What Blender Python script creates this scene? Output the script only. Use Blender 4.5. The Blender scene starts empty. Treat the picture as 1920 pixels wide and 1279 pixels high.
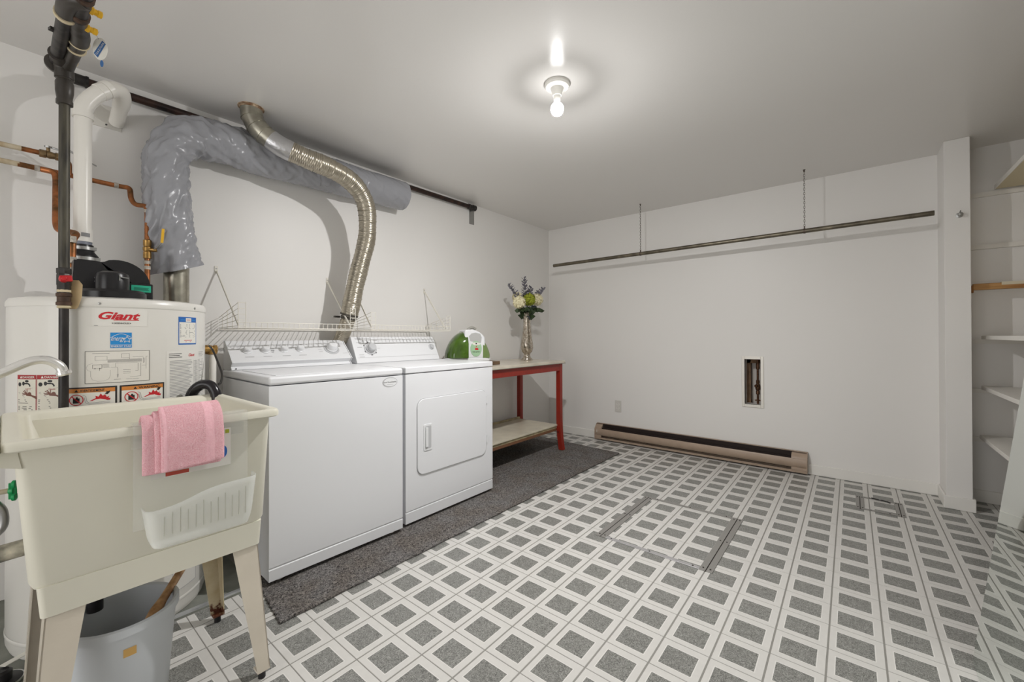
import bpy, bmesh, math, random
from mathutils import Vector, Matrix, noise as mnoise
random.seed(7)
sin, cos, pi = math.sin, math.cos, math.pi
S = bpy.context.scene
COL = S.collection

# ------------------------------------------------------------------ camera, light, exposure
cam_d = bpy.data.cameras.new('camera'); cam = bpy.data.objects.new('camera', cam_d); COL.objects.link(cam)
cam_d.sensor_width = 36.0; cam_d.lens = 36.0*778.69/1920.0
cam_d.shift_y = -(639.5-626.03)/1920.0
cam_d.clip_start = 0.02
YAW, PITCH, ROLL = 0.6846, 0.0055, -0.0029
def cam_matrix():
    sy, cy = sin(YAW), cos(YAW)
    f = Vector((-sy, cy, 0)); r = Vector((cy, sy, 0)); u = Vector((0, 0, 1))
    f2 = f*cos(PITCH)+u*sin(PITCH); u2 = -f*sin(PITCH)+u*cos(PITCH)
    r3 = r*cos(ROLL)+u2*sin(ROLL); u3 = -r*sin(ROLL)+u2*cos(ROLL)
    m = Matrix((r3, u3, -f2)).transposed().to_4x4(); m.translation = Vector((0, 0, 1.09)); return m
cam.matrix_world = cam_matrix()
S.camera = cam
S.view_settings.view_transform = 'Standard'; S.view_settings.look = 'None'
S.view_settings.gamma = 1.0; S.view_settings.use_curve_mapping = False
S.view_settings.exposure = 0.14
BULB_L = 6200.0          # radiance of the bulb's lower dome
w = bpy.data.worlds.new('world'); S.world = w; w.use_nodes = True
w.node_tree.nodes['Background'].inputs[0].default_value = (1, .985, .97, 1)
w.node_tree.nodes['Background'].inputs[1].default_value = 2.5  # even fill light, enters by the opening added behind the camera
S.cycles.max_bounces = 12; S.cycles.diffuse_bounces = 8; S.cycles.sample_clamp_indirect = 8.0; S.cycles.blur_glossy = 0.6

# ------------------------------------------------------------------ materials
def lin(c):
    return tuple((x/12.92 if x <= .04045 else ((x+.055)/1.055)**2.4) for x in c)
def rgb(*c): return lin([x/255.0 for x in c])
MATS = {}
def mat(name, c, rough=.5, metal=0., var=0., vscale=8., bump=0., bscale=200., c2=None, spec=.5, trans=0., ior=1.45, alpha=1., coat=0., emis=0., stretch=None):
    if name in MATS: return MATS[name]
    m = bpy.data.materials.new(name); m.use_nodes = True; nt = m.node_tree; N = nt.nodes; L = nt.links
    b = N['Principled BSDF']; c = rgb(*c)
    b.inputs['Base Color'].default_value = (*c, 1); b.inputs['Roughness'].default_value = rough
    b.inputs['Metallic'].default_value = metal; b.inputs['Specular IOR Level'].default_value = spec
    b.inputs['Transmission Weight'].default_value = trans; b.inputs['IOR'].default_value = ior
    b.inputs['Alpha'].default_value = alpha; b.inputs['Coat Weight'].default_value = coat
    if emis:
        b.inputs['Emission Color'].default_value = (1, .985, .975, 1); b.inputs['Emission Strength'].default_value = emis
    m.diffuse_color = (*c, 1)
    if var or bump:
        g = N.new('ShaderNodeNewGeometry'); src = g.outputs['Position']
        if stretch:
            mp = N.new('ShaderNodeMapping'); mp.inputs['Scale'].default_value = stretch; L.new(src, mp.inputs[0]); src = mp.outputs[0]
    if var:
        n = N.new('ShaderNodeTexNoise'); n.inputs['Scale'].default_value = vscale; n.inputs['Detail'].default_value = 6
        L.new(src, n.inputs['Vector'])
        r = N.new('ShaderNodeValToRGB'); r.color_ramp.elements[0].position = .5-.5*min(var, 1)*.5-.02; r.color_ramp.elements[1].position = .5+.25
        c2l = rgb(*c2) if c2 else tuple(x*(1-var) for x in c)
        r.color_ramp.elements[0].position = .35; r.color_ramp.elements[1].position = .65
        r.color_ramp.elements[0].color = (*c2l, 1); r.color_ramp.elements[1].color = (*c, 1)
        L.new(n.outputs['Fac'], r.inputs[0]); L.new(r.outputs[0], b.inputs['Base Color'])
    if bump:
        n2 = N.new('ShaderNodeTexNoise'); n2.inputs['Scale'].default_value = bscale; n2.inputs['Detail'].default_value = 4
        L.new(src, n2.inputs['Vector'])
        bp = N.new('ShaderNodeBump'); bp.inputs['Strength'].default_value = bump; bp.inputs['Distance'].default_value = .002
        L.new(n2.outputs['Fac'], bp.inputs['Height']); L.new(bp.outputs[0], b.inputs['Normal'])
    MATS[name] = m; return m

WALL = mat('wall_paint', (228, 226, 223), .42, bump=.06, bscale=120, spec=.35)
CEIL = mat('ceiling_paint', (224, 222, 219), .2, bump=.10, bscale=90, spec=.3)
TRIM = mat('trim_paint', (228, 226, 221), .4)
CONC = mat('concrete', (134, 136, 128), .8, var=.3, vscale=9, bump=.3, bscale=60)
GROUT = mat('grout_print', (138, 136, 131), .5)
ENAMEL = mat('white_enamel', (226, 227, 230), .33, spec=.4)
HENAMEL = mat('heater_enamel', (220, 218, 212), .3, coat=.1)
ENAMEL2 = mat('console_plastic', (226, 227, 229), .32)
GREYP = mat('grey_print', (176, 176, 178), .6)
DARKP = mat('dark_print', (52, 50, 50), .6)
KNOBG = mat('knob_grey', (190, 191, 193), .35)
SINK = mat('sink_plastic', (222, 219, 204), .45, var=.05, vscale=3)
SINKLEG = mat('leg_paint', (214, 205, 190), .3, var=.05, vscale=14)
def rust_mat():
    m = mat('rusted_leg', (198, 187, 160), .4, var=1, vscale=14, c2=(176, 160, 128)); nt = m.node_tree; N = nt.nodes; L = nt.links; b = N['Principled BSDF']
    src = b.inputs['Base Color'].links[0].from_socket
    g = N.new('ShaderNodeNewGeometry'); sp = N.new('ShaderNodeSeparateXYZ'); L.new(g.outputs['Position'], sp.inputs[0])
    n = N.new('ShaderNodeTexNoise'); n.inputs['Scale'].default_value = 70; n.inputs['Detail'].default_value = 5; L.new(g.outputs['Position'], n.inputs['Vector'])
    a = N.new('ShaderNodeMath'); a.operation = 'MULTIPLY_ADD'; L.new(n.outputs['Fac'], a.inputs[0]); a.inputs[1].default_value = .13; L.new(sp.outputs[2], a.inputs[2])
    r = N.new('ShaderNodeMapRange'); L.new(a.outputs[0], r.inputs[0]); r.inputs[1].default_value = .105; r.inputs[2].default_value = .125; r.inputs[3].default_value = 1; r.inputs[4].default_value = 0
    x = N.new('ShaderNodeMix'); x.data_type = 'RGBA'; L.new(r.outputs[0], x.inputs[0]); L.new(src, x.inputs[6]); x.inputs[7].default_value = (*rgb(84, 44, 28), 1)
    L.new(x.outputs[2], b.inputs['Base Color']); return m
RUSTLEG = rust_mat()
RUST = mat('rust', (92, 52, 34), .8, var=.5, vscale=60)
BLACKIRON = mat('black_iron', (62, 58, 55), .38, metal=.35, var=1, vscale=38, c2=(36, 34, 34), bump=.2, bscale=90, stretch=(1, 1, .25))
BLACKIRON2 = mat('worn_iron', (84, 80, 68), .5, metal=.2, var=1, vscale=55, c2=(42, 40, 37), bump=.3, bscale=90, stretch=(1, 1, .15))
ABS = mat('black_fitting', (66, 61, 56), .36, var=.4, vscale=12)
CEMENT = mat('pipe_cement', (206, 192, 160), .7)
BROWNIRON = mat('brown_iron', (84, 62, 48), .6, metal=.2, var=.6, vscale=60)
BRASS = mat('brass', (190, 150, 88), .32, metal=.85, var=.4, vscale=60)
COPPER = mat('copper', (178, 112, 70), .4, metal=.75, var=1, vscale=26, c2=(104, 76, 48))
COPPERG = mat('painted_copper', (206, 198, 178), .55, var=1, vscale=18, c2=(170, 150, 118))
SOLDER = mat('flux_white', (206, 198, 186), .6, var=.5, vscale=80)
YELLOW = mat('yellow_plastic', (222, 172, 36), .4)
REDP = mat('red_paint', (190, 34, 40), .35)
PVC = mat('white_pvc', (232, 229, 222), .3)
GALV = mat('galvanized', (182, 178, 164), .3, metal=.9, var=.3, vscale=20, bump=.1, bscale=60)
FLEXAL = mat('flexible_foil', (188, 180, 164), .28, metal=.95, var=.2, vscale=30)
TAPE = mat('foil_tape', (196, 196, 198), .3, metal=.85, bump=.9, bscale=70)
GREYBAG = None
BLACKP = mat('black_plastic', (30, 29, 31), .3)
CARD = mat('cardboard', (204, 180, 140), .8, var=.1, vscale=30)
GREEN = mat('green_handle', (20, 146, 82), .3)
WIREW = mat('white_wire', (222, 218, 208), .35)
CHROME = mat('chrome', (225, 225, 225), .12, metal=1.)
STEEL = mat('steel', (168, 168, 166), .35, metal=.9)
PORC = mat('porcelain', (226, 224, 218), .25)
RED_T = mat('red_table', (148, 42, 28), .38, var=.15, vscale=20)
LAMIN = mat('worn_laminate', (216, 208, 192), .22, var=.15, vscale=7)
PLYEDGE = mat('plywood_edge', (186, 172, 138), .6, var=.4, vscale=20)
OAK = mat('oak', (186, 142, 88), .45, var=1, vscale=9, c2=(150, 104, 58), stretch=(1, 9, 9))
SHELFW = mat('shelf_white', (224, 221, 215), .45)
SHELFY = mat('raw_board', (204, 192, 160), .6)
TAUPE = mat('taupe_enamel', (168, 148, 130), .35, var=.1, vscale=15)
DARKIN = mat('dark_inside', (34, 22, 18), .7)
WOODS = mat('stud_wood', (128, 100, 74), .75, var=.4, vscale=25)
BRONZE = mat('old_bronze', (96, 66, 46), .45, metal=.6, var=.6, vscale=60)
STRIP = mat('vinyl_trim', (142, 140, 136), .4, metal=.25)
STRIPA = mat('aluminium_trim', (184, 183, 184), .35, metal=.5)
BUCKET = mat('bucket_grey', (196, 200, 204), .4)
WOODH = mat('wood_handle', (212, 170, 124), .45, var=.5, vscale=30, c2=(150, 108, 68))
PINK = None
CADDY = mat('frosted_plastic', (238, 240, 236), .35, alpha=.36)
CADDYP = mat('clear_panel', (236, 238, 234), .35, alpha=.16)
TANKG = mat('green_tank', (72, 104, 26), .1, coat=.5, var=.5, vscale=14, c2=(52, 78, 14))
TANKG2 = mat('pale_green_tank', (112, 134, 80), .15, coat=.4)
CLEANW = mat('cleaner_white', (228, 229, 231), .3)
SAGE = mat('sage_panel', (160, 194, 158), .4)
MERC = mat('mercury_glass', (206, 198, 186), .14, metal=.9, var=.5, vscale=60, c2=(150, 138, 122), bump=.15, bscale=90)
CREAM = mat('cream_petals', (238, 230, 194), .8, var=.12, vscale=60)
LIME = mat('lime_petals', (156, 164, 46), .8, var=.25, vscale=60)
SPRIG = mat('dusty_leaves', (136, 134, 144), .7, var=.3, vscale=60)
LEAF = mat('dark_leaves', (62, 78, 48), .6, var=.4, vscale=40)
STEMG = mat('green_stem', (92, 104, 76), .6)
PAPER = mat('paper_white', (226, 224, 216), .5)
LBLBLUE = mat('blue_ink', (40, 100, 176), .5)
ESBLUE = mat('sky_blue_ink', (38, 136, 204), .5)
LBLRED = mat('red_ink', (196, 34, 44), .5)
LBLDRED = mat('dark_red_ink', (160, 40, 44), .5)
ORANGE = mat('orange_ink', (206, 132, 62), .5)
BLACKI = mat('black_ink', (34, 32, 32), .5)
GREYI = mat('grey_ink', (132, 132, 132), .5)
SKINI = mat('brown_ink', (112, 70, 56), .5)
TAGBLUE = mat('tag_blue', (62, 104, 156), .5)
TEAL = mat('teal_sticker', (40, 178, 142), .5)
MIRROR = mat('mirror_glass', (226, 232, 228), .0, metal=1.)
CORD = mat('rubber_cord', (38, 35, 32), .45)

def bag_mat():
    m = bpy.data.materials.new('grey_vinyl'); m.use_nodes = True; nt = m.node_tree; N = nt.nodes; L = nt.links
    b = N['Principled BSDF']; b.inputs['Base Color'].default_value = (*rgb(150, 151, 156), 1); b.inputs['Roughness'].default_value = .27
    g = N.new('ShaderNodeNewGeometry'); mp = N.new('ShaderNodeMapping'); mp.inputs['Rotation'].default_value = (.5, .3, .4); mp.inputs['Scale'].default_value = (1.8, 1.6, .55)
    L.new(g.outputs['Position'], mp.inputs[0])
    n = N.new('ShaderNodeTexNoise'); n.noise_type = 'RIDGED_MULTIFRACTAL'; n.inputs['Scale'].default_value = 9; n.inputs['Detail'].default_value = 4; n.inputs['Distortion'].default_value = .8
    L.new(mp.outputs[0], n.inputs['Vector'])
    bp = N.new('ShaderNodeBump'); bp.inputs['Strength'].default_value = .8; bp.inputs['Distance'].default_value = .012
    L.new(n.outputs['Fac'], bp.inputs['Height']); L.new(bp.outputs[0], b.inputs['Normal']); return m
GREYBAG = bag_mat()
def bulb_mat(name, e):
    m = mat(name, (255, 255, 255), .5, emis=e); return m

def floor_mat():
    m = bpy.data.materials.new('vinyl_tile_print'); m.use_nodes = True; nt = m.node_tree; N = nt.nodes; L = nt.links
    b = N['Principled BSDF']; b.inputs['Roughness'].default_value = .33; b.inputs['Specular IOR Level'].default_value = .4
    g = N.new('ShaderNodeNewGeometry'); sp = N.new('ShaderNodeSeparateXYZ'); L.new(g.outputs['Position'], sp.inputs[0])
    def math_(op, a, v=None, c=None):
        n = N.new('ShaderNodeMath'); n.operation = op
        for i, x in enumerate((a, v, c)):
            if x is None: continue
            if isinstance(x, (int, float)): n.inputs[i].default_value = x
            else: L.new(x, n.inputs[i])
        return n.outputs[0]
    u = math_('FRACT', math_('DIVIDE', math_('SUBTRACT', sp.outputs[0], TX0-10*TDX), TDX))
    v = math_('FRACT', math_('DIVIDE', math_('SUBTRACT', sp.outputs[1], TY0-10*TDY), TDY))
    def inside(lo_u, hi_u, lo_v, hi_v):
        a = math_('MULTIPLY', math_('GREATER_THAN', u, lo_u), math_('LESS_THAN', u, hi_u))
        c = math_('MULTIPLY', math_('GREATER_THAN', v, lo_v), math_('LESS_THAN', v, hi_v))
        return math_('MULTIPLY', a, c)
    inn = inside(.15, .82, .165, .795); brd = inside(.13, .84, .145, .815)
    n = N.new('ShaderNodeTexNoise'); n.inputs['Scale'].default_value = 140; n.inputs['Detail'].default_value = 3; n.inputs['Distortion'].default_value = 2.5
    L.new(g.outputs['Position'], n.inputs['Vector'])
    r = N.new('ShaderNodeValToRGB'); r.color_ramp.elements[0].position = .38; r.color_ramp.elements[1].position = .66
    r.color_ramp.elements[0].color = (*rgb(88, 88, 85), 1); r.color_ramp.elements[1].color = (*rgb(162, 162, 157), 1)
    L.new(n.outputs['Fac'], r.inputs[0])
    n3 = N.new('ShaderNodeTexNoise'); n3.inputs['Scale'].default_value = 40; n3.inputs['Detail'].default_value = 4
    L.new(g.outputs['Position'], n3.inputs['Vector'])
    r3 = N.new('ShaderNodeValToRGB'); r3.color_ramp.elements[0].color = (*rgb(199, 197, 193), 1); r3.color_ramp.elements[1].color = (*rgb(208, 206, 202), 1)
    L.new(n3.outputs['Fac'], r3.inputs[0])
    m1 = N.new('ShaderNodeMix'); m1.data_type = 'RGBA'; L.new(brd, m1.inputs[0]); L.new(r3.outputs[0], m1.inputs[6]); m1.inputs[7].default_value = (*rgb(217, 215, 211), 1)
    m2 = N.new('ShaderNodeMix'); m2.data_type = 'RGBA'; L.new(inn, m2.inputs[0]); L.new(m1.outputs[2], m2.inputs[6]); L.new(r.outputs[0], m2.inputs[7])
    L.new(m2.outputs[2], b.inputs['Base Color'])
    bp = N.new('ShaderNodeBump'); bp.inputs['Strength'].default_value = .08; bp.inputs['Distance'].default_value = .001
    L.new(n3.outputs['Fac'], bp.inputs['Height']); L.new(bp.outputs[0], b.inputs['Normal'])
    return m
TX0, TY0, TDX, TDY = -1.6058, .4539, .1537, .1516
TILEM = floor_mat()

def fabric(name, c, c2, scale, bump, rough=.95, stretch=None, wave=0):
    m = bpy.data.materials.new(name); m.use_nodes = True; nt = m.node_tree; N = nt.nodes; L = nt.links
    b = N['Principled BSDF']; b.inputs['Roughness'].default_value = rough; b.inputs['Specular IOR Level'].default_value = .1
    g = N.new('ShaderNodeNewGeometry')
    n = N.new('ShaderNodeTexNoise'); n.inputs['Scale'].default_value = scale; n.inputs['Detail'].default_value = 5; n.inputs['Distortion'].default_value = 1.5
    L.new(g.outputs['Position'], n.inputs['Vector'])
    r = N.new('ShaderNodeValToRGB'); r.color_ramp.elements[0].position = .36; r.color_ramp.elements[1].position = .66
    r.color_ramp.elements[0].color = (*rgb(*c2), 1); r.color_ramp.elements[1].color = (*rgb(*c), 1)
    L.new(n.outputs['Fac'], r.inputs[0])
    out = r.outputs[0]; hgt = n.outputs['Fac']
    if wave:
        n2 = N.new('ShaderNodeTexNoise'); n2.inputs['Scale'].default_value = 7; n2.inputs['Detail'].default_value = 4
        L.new(g.outputs['Position'], n2.inputs['Vector'])
        r2 = N.new('ShaderNodeValToRGB'); r2.color_ramp.elements[0].position = .38; r2.color_ramp.elements[1].position = .62
        r2.color_ramp.elements[0].color = (.86, .81, .77, 1); r2.color_ramp.elements[1].color = (1.0, 1.02, 1.06, 1)
        L.new(n2.outputs['Fac'], r2.inputs[0])
        mx = N.new('ShaderNodeMix'); mx.data_type = 'RGBA'; mx.blend_type = 'MULTIPLY'; mx.inputs[0].default_value = .8
        L.new(out, mx.inputs[6]); L.new(r2.outputs[0], mx.inputs[7]); out = mx.outputs[2]
    L.new(out, b.inputs['Base Color'])
    bp = N.new('ShaderNodeBump'); bp.inputs['Strength'].default_value = bump; bp.inputs['Distance'].default_value = .004
    L.new(hgt, bp.inputs['Height']); L.new(bp.outputs[0], b.inputs['Normal'])
    return m
RUG = fabric('rug_pile', (146, 142, 138), (50, 48, 48), 120, 1.0, wave=1)
PINK = fabric('pink_terry', (252, 208, 214), (238, 172, 182), 330, .8)
PINKB = fabric('pink_band', (246, 196, 204), (240, 184, 194), 120, .2)

# ------------------------------------------------------------------ mesh helpers
def fillet(pts, r, n=5):
    pts = [Vector(p) for p in pts]; out = [pts[0]]
    for i in range(1, len(pts)-1):
        a, b, c = pts[i-1], pts[i], pts[i+1]
        d1, d2 = (a-b), (c-b); l1, l2 = d1.length, d2.length
        rr = min(r, l1*.49, l2*.49); d1.normalize(); d2.normalize()
        p0, p2 = b+d1*rr, b+d2*rr
        for k in range(n+1):
            t = k/n; out.append(p0*(1-t)**2+b*2*t*(1-t)+p2*t*t)
    out.append(pts[-1]); return out
def resample(pts, step):
    pts = [Vector(p) for p in pts]; out = [pts[0]]; acc = 0.
    L = [0.]
    for a, b in zip(pts, pts[1:]): L.append(L[-1]+(b-a).length)
    n = max(2, int(L[-1]/step)); j = 0; out = []
    for k in range(n+1):
        s = L[-1]*k/n
        while j < len(L)-2 and L[j+1] < s: j += 1
        t = (s-L[j])/max(1e-9, L[j+1]-L[j]); out.append(pts[j].lerp(pts[j+1], min(1, max(0, t))))
    return out
def smooth_path(pts, n=8):
    pts = [Vector(p) for p in pts]; P = [pts[0]*2-pts[1]]+pts+[pts[-1]*2-pts[-2]]; out = []
    for i in range(1, len(P)-2):
        a, b, c, d = P[i-1:i+3]
        for k in range(n):
            t = k/n
            out.append(.5*((2*b)+(c-a)*t+(2*a-5*b+4*c-d)*t*t+(3*b-a-3*c+d)*t**3))
    out.append(pts[-1]); return out

class B:
    def __init__(s): s.v = []; s.f = []; s.m = []; s.sm = []
    def add(s, vs, fs, mi=0, smooth=True):
        o = len(s.v); s.v += [Vector(p) for p in vs]
        for f in fs: s.f.append([i+o for i in f]); s.m.append(mi); s.sm.append(smooth)
        return s
    def box(s, a, b, mi=0):
        x0, y0, z0 = a; x1, y1, z1 = b
        return s.add([(x0, y0, z0), (x1, y0, z0), (x1, y1, z0), (x0, y1, z0), (x0, y0, z1), (x1, y0, z1), (x1, y1, z1), (x0, y1, z1)],
                     [(0, 3, 2, 1), (4, 5, 6, 7), (0, 1, 5, 4), (1, 2, 6, 5), (2, 3, 7, 6), (3, 0, 4, 7)], mi)
    def mbox(s, size, M, mi=0):
        x, y, z = [k/2 for k in size]
        vs = [M @ Vector(p) for p in [(-x, -y, -z), (x, -y, -z), (x, y, -z), (-x, y, -z), (-x, -y, z), (x, -y, z), (x, y, z), (-x, y, z)]]
        return s.add(vs, [(0, 3, 2, 1), (4, 5, 6, 7), (0, 1, 5, 4), (1, 2, 6, 5), (2, 3, 7, 6), (3, 0, 4, 7)], mi)
    def bar(s, a, b, w_, h, mi=0, up=(0, 0, 1)):
        a, b = Vector(a), Vector(b); d = (b-a); l = d.length; d.normalize(); up = Vector(up)
        if abs(d.dot(up)) > .99: up = Vector((1, 0, 0))
        y = up.cross(d).normalized(); z = d.cross(y)
        M = Matrix((d, y, z)).transposed().to_4x4(); M.translation = (a+b)/2
        return s.mbox((l, w_, h), M, mi)
    def tube(s, pts, r, n=12, mi=0, caps=True, closed=False):
        pts = [Vector(p) for p in pts]; k = len(pts)
        rs = r if isinstance(r, (list, tuple)) else [r]*k
        T = []
        for i in range(k):
            a = pts[(i-1) % k] if closed else pts[max(0, i-1)]; b = pts[(i+1) % k] if closed else pts[min(k-1, i+1)]
            d = b-a
            T.append(d.normalized() if d.length > 1e-9 else (T[-1] if T else Vector((0, 0, 1))))
        ref = Vector((0, 0, 1)) if abs(T[0].z) < .9 else Vector((1, 0, 0))
        x = T[0].cross(ref).normalized(); vs = []
        for i in range(k):
            x = (x-T[i]*x.dot(T[i])).normalized(); y = T[i].cross(x)
            for j in range(n):
                a = 2*pi*j/n; vs.append(pts[i]+(x*cos(a)+y*sin(a))*rs[i])
        fs = []
        for i in range(k if closed else k-1):
            for j in range(n):
                i2 = (i+1) % k; fs.append((i*n+j, i*n+(j+1) % n, i2*n+(j+1) % n, i2*n+j))
        if caps and not closed: fs += [tuple(range(n-1, -1, -1)), tuple((k-1)*n+j for j in range(n))]
        return s.add(vs, fs, mi)
    def lathe(s, prof, n=24, M=None, mi=0, caps=True):
        M = M or Matrix(); vs = []; k = len(prof)
        for r, z in prof:
            for j in range(n):
                a = 2*pi*j/n; vs.append(M @ Vector((r*cos(a), r*sin(a), z)))
        fs = [(i*n+j, i*n+(j+1) % n, (i+1)*n+(j+1) % n, (i+1)*n+j) for i in range(k-1) for j in range(n)]
        if caps: fs += [tuple(range(n-1, -1, -1)), tuple((k-1)*n+j for j in range(n))]
        return s.add(vs, fs, mi)
    def prism(s, poly, fn, a, b, mi=0):
        n = len(poly); vs = [fn(p[0], p[1], a) for p in poly]+[fn(p[0], p[1], b) for p in poly]
        fs = [tuple(range(n-1, -1, -1)), tuple(range(n, 2*n))]+[(i, (i+1) % n, n+(i+1) % n, n+i) for i in range(n)]
        return s.add(vs, fs, mi)
    def obj(s, name, mats, parent=None, ang=35, bevel=0, seg=2, base=None):
        me = bpy.data.meshes.new(name)
        if parent is None:
            if base is None:
                xs = [p.x for p in s.v]; ys = [p.y for p in s.v]; zs = [p.z for p in s.v]
                base = Vector(((min(xs)+max(xs))/2, (min(ys)+max(ys))/2, min(zs)))
            off = Vector(base)
        else:
            r = parent
            while r.parent: r = r.parent
            off = r.location
        me.from_pydata([p-off for p in s.v], [], s.f)
        if not isinstance(mats, (list, tuple)): mats = [mats]
        for m in mats: me.materials.append(m)
        me.polygons.foreach_set('material_index', s.m); me.polygons.foreach_set('use_smooth', s.sm)
        bm = bmesh.new(); bm.from_mesh(me); bmesh.ops.recalc_face_normals(bm, faces=bm.faces); bm.to_mesh(me); bm.free()
        me.set_sharp_from_angle(angle=math.radians(ang)); me.update()
        o = bpy.data.objects.new(name, me); COL.objects.link(o)
        if parent is None: o.location = off
        else: o.parent = parent
        if bevel:
            bv = o.modifiers.new('bevel', 'BEVEL'); bv.width = bevel; bv.segments = seg; bv.limit_method = 'ANGLE'; bv.angle_limit = math.radians(40); bv.harden_normals = True
        return o
def tag(o, label=None, cat=None, group=None, kind=None):
    if label: o['label'] = label
    if cat: o['category'] = cat
    if group: o['group'] = group
    if kind: o['kind'] = kind
    return o
def thing(name, label, cat, loc, group=None):
    o = bpy.data.objects.new(name, None); o.empty_display_size = .05; COL.objects.link(o); o.location = loc
    return tag(o, label, cat, group)
def struct(o): o['kind'] = 'structure'; return o
def axisM(o, d, up=(0, 0, 1)):
    d = Vector(d).normalized(); up = Vector(up)
    if abs(d.dot(up)) > .98: up = Vector((1, 0, 0))
    x = up.cross(d).normalized(); y = d.cross(x)
    M = Matrix((x, y, d)).transposed().to_4x4(); M.translation = Vector(o); return M
def circle(u, v, r, n=20, rv=None): return [(u+r*cos(2*pi*k/n), v+(rv or r)*sin(2*pi*k/n)) for k in range(n)]
def rrect(u0, v0, u1, v1, r, n=4):
    out = []
    for cx, cy, a0 in ((u1-r, v0+r, -pi/2), (u1-r, v1-r, 0), (u0+r, v1-r, pi/2), (u0+r, v0+r, pi)):
        out += [(cx+r*cos(a0+pi/2*k/n), cy+r*sin(a0+pi/2*k/n)) for k in range(n+1)]
    return out
def ring(b, o, d, r0, r1, h, n=20, mi=0):
    b.lathe([(r0, 0), (r1, 0), (r1, h), (r0, h), (r0, 0)], n, axisM(o, d), mi, caps=False)

# flat print: items in (u,v) mapped by fn(u,v,lift)
_tc = {}
def text_polys(st, shear=0., bold=0.):
    key = (st, shear, bold)
    if key in _tc: return _tc[key]
    c = bpy.data.curves.new('t', 'FONT'); c.body = st; c.size = 1; c.shear = shear; c.offset = bold; c.align_x = 'CENTER'; c.resolution_u = 3
    o = bpy.data.objects.new('t', c); COL.objects.link(o)
    dg = bpy.context.evaluated_depsgraph_get(); dg.update()
    me = bpy.data.meshes.new_from_object(o.evaluated_get(dg))
    vs = [(p.co.x, p.co.y) for p in me.vertices]; fs = [tuple(p.vertices) for p in me.polygons]
    bpy.data.objects.remove(o); bpy.data.meshes.remove(me); bpy.data.curves.remove(c)
    _tc[key] = (vs, fs); return vs, fs
class Print:
    def __init__(s, fn): s.fn = fn; s.b = B(); s.mats = []
    def mi(s, m):
        if m not in s.mats: s.mats.append(m)
        return s.mats.index(m)
    def rect(s, u0, v0, u1, v1, m, lift=.0008):
        n = max(1, int(abs(u1-u0)/.012)); vs = []
        for k in range(n+1):
            u = u0+(u1-u0)*k/n; vs += [s.fn(u, v0, lift), s.fn(u, v1, lift)]
        s.b.add(vs, [(2*k, 2*k+2, 2*k+3, 2*k+1) for k in range(n)], s.mi(m)); return s
    def poly(s, pts, m, lift=.001):
        s.b.add([s.fn(u, v, lift) for u, v in pts], [tuple(range(len(pts)))], s.mi(m)); return s
    def line(s, pts, wd, m, lift=.0011, closed=False):
        P = list(pts)+([pts[0]] if closed else [])
        for (a, b), (c, d) in zip(P, P[1:]):
            l = math.hypot(c-a, d-b)
            if l < 1e-7: continue
            nx, ny = -(d-b)/l*wd/2, (c-a)/l*wd/2; k = max(1, int(l/.02))
            for i in range(k):
                p0 = (a+(c-a)*i/k, b+(d-b)*i/k); p1 = (a+(c-a)*(i+1)/k, b+(d-b)*(i+1)/k)
                s.b.add([s.fn(p0[0]+nx, p0[1]+ny, lift), s.fn(p0[0]-nx, p0[1]-ny, lift), s.fn(p1[0]-nx, p1[1]-ny, lift), s.fn(p1[0]+nx, p1[1]+ny, lift)], [(0, 1, 2, 3)], s.mi(m))
        return s
    def text(s, st, u, v, width, height, m, shear=0., bold=0., lift=.0012, sv=0.):
        vs, fs = text_polys(st, shear, bold)
        x0 = min(p[0] for p in vs); x1 = max(p[0] for p in vs); y0 = min(p[1] for p in vs); y1 = max(p[1] for p in vs)
        P = [((x-x0)/(x1-x0), (y-y0)/(y1-y0)) for x, y in vs]
        s.b.add([s.fn(u+a*width, v+b*height+sv*a*width, lift) for a, b in P], fs, s.mi(m)); return s
    def lines(s, u0, v0, u1, v1, n, wd, m, jit=.25):
        for k in range(n):
            v = v1-(v1-v0)*(k+.5)/n; e = u1-(u1-u0)*random.random()*jit
            s.line([(u0, v), (e, v)], wd, m)
        return s
    def obj(s, name, parent):
        o = s.b.obj(name, s.mats, parent)
        if name in ('console_print', 'lettering', 'print', 'drawing'): o['kind'] = 'stuff'
        return o
def plane_fn(o, U, V):
    o, U, V = Vector(o), Vector(U).normalized(), Vector(V).normalized(); N = U.cross(V)
    return lambda u, v, l: o+U*u+V*v+N*l

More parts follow.
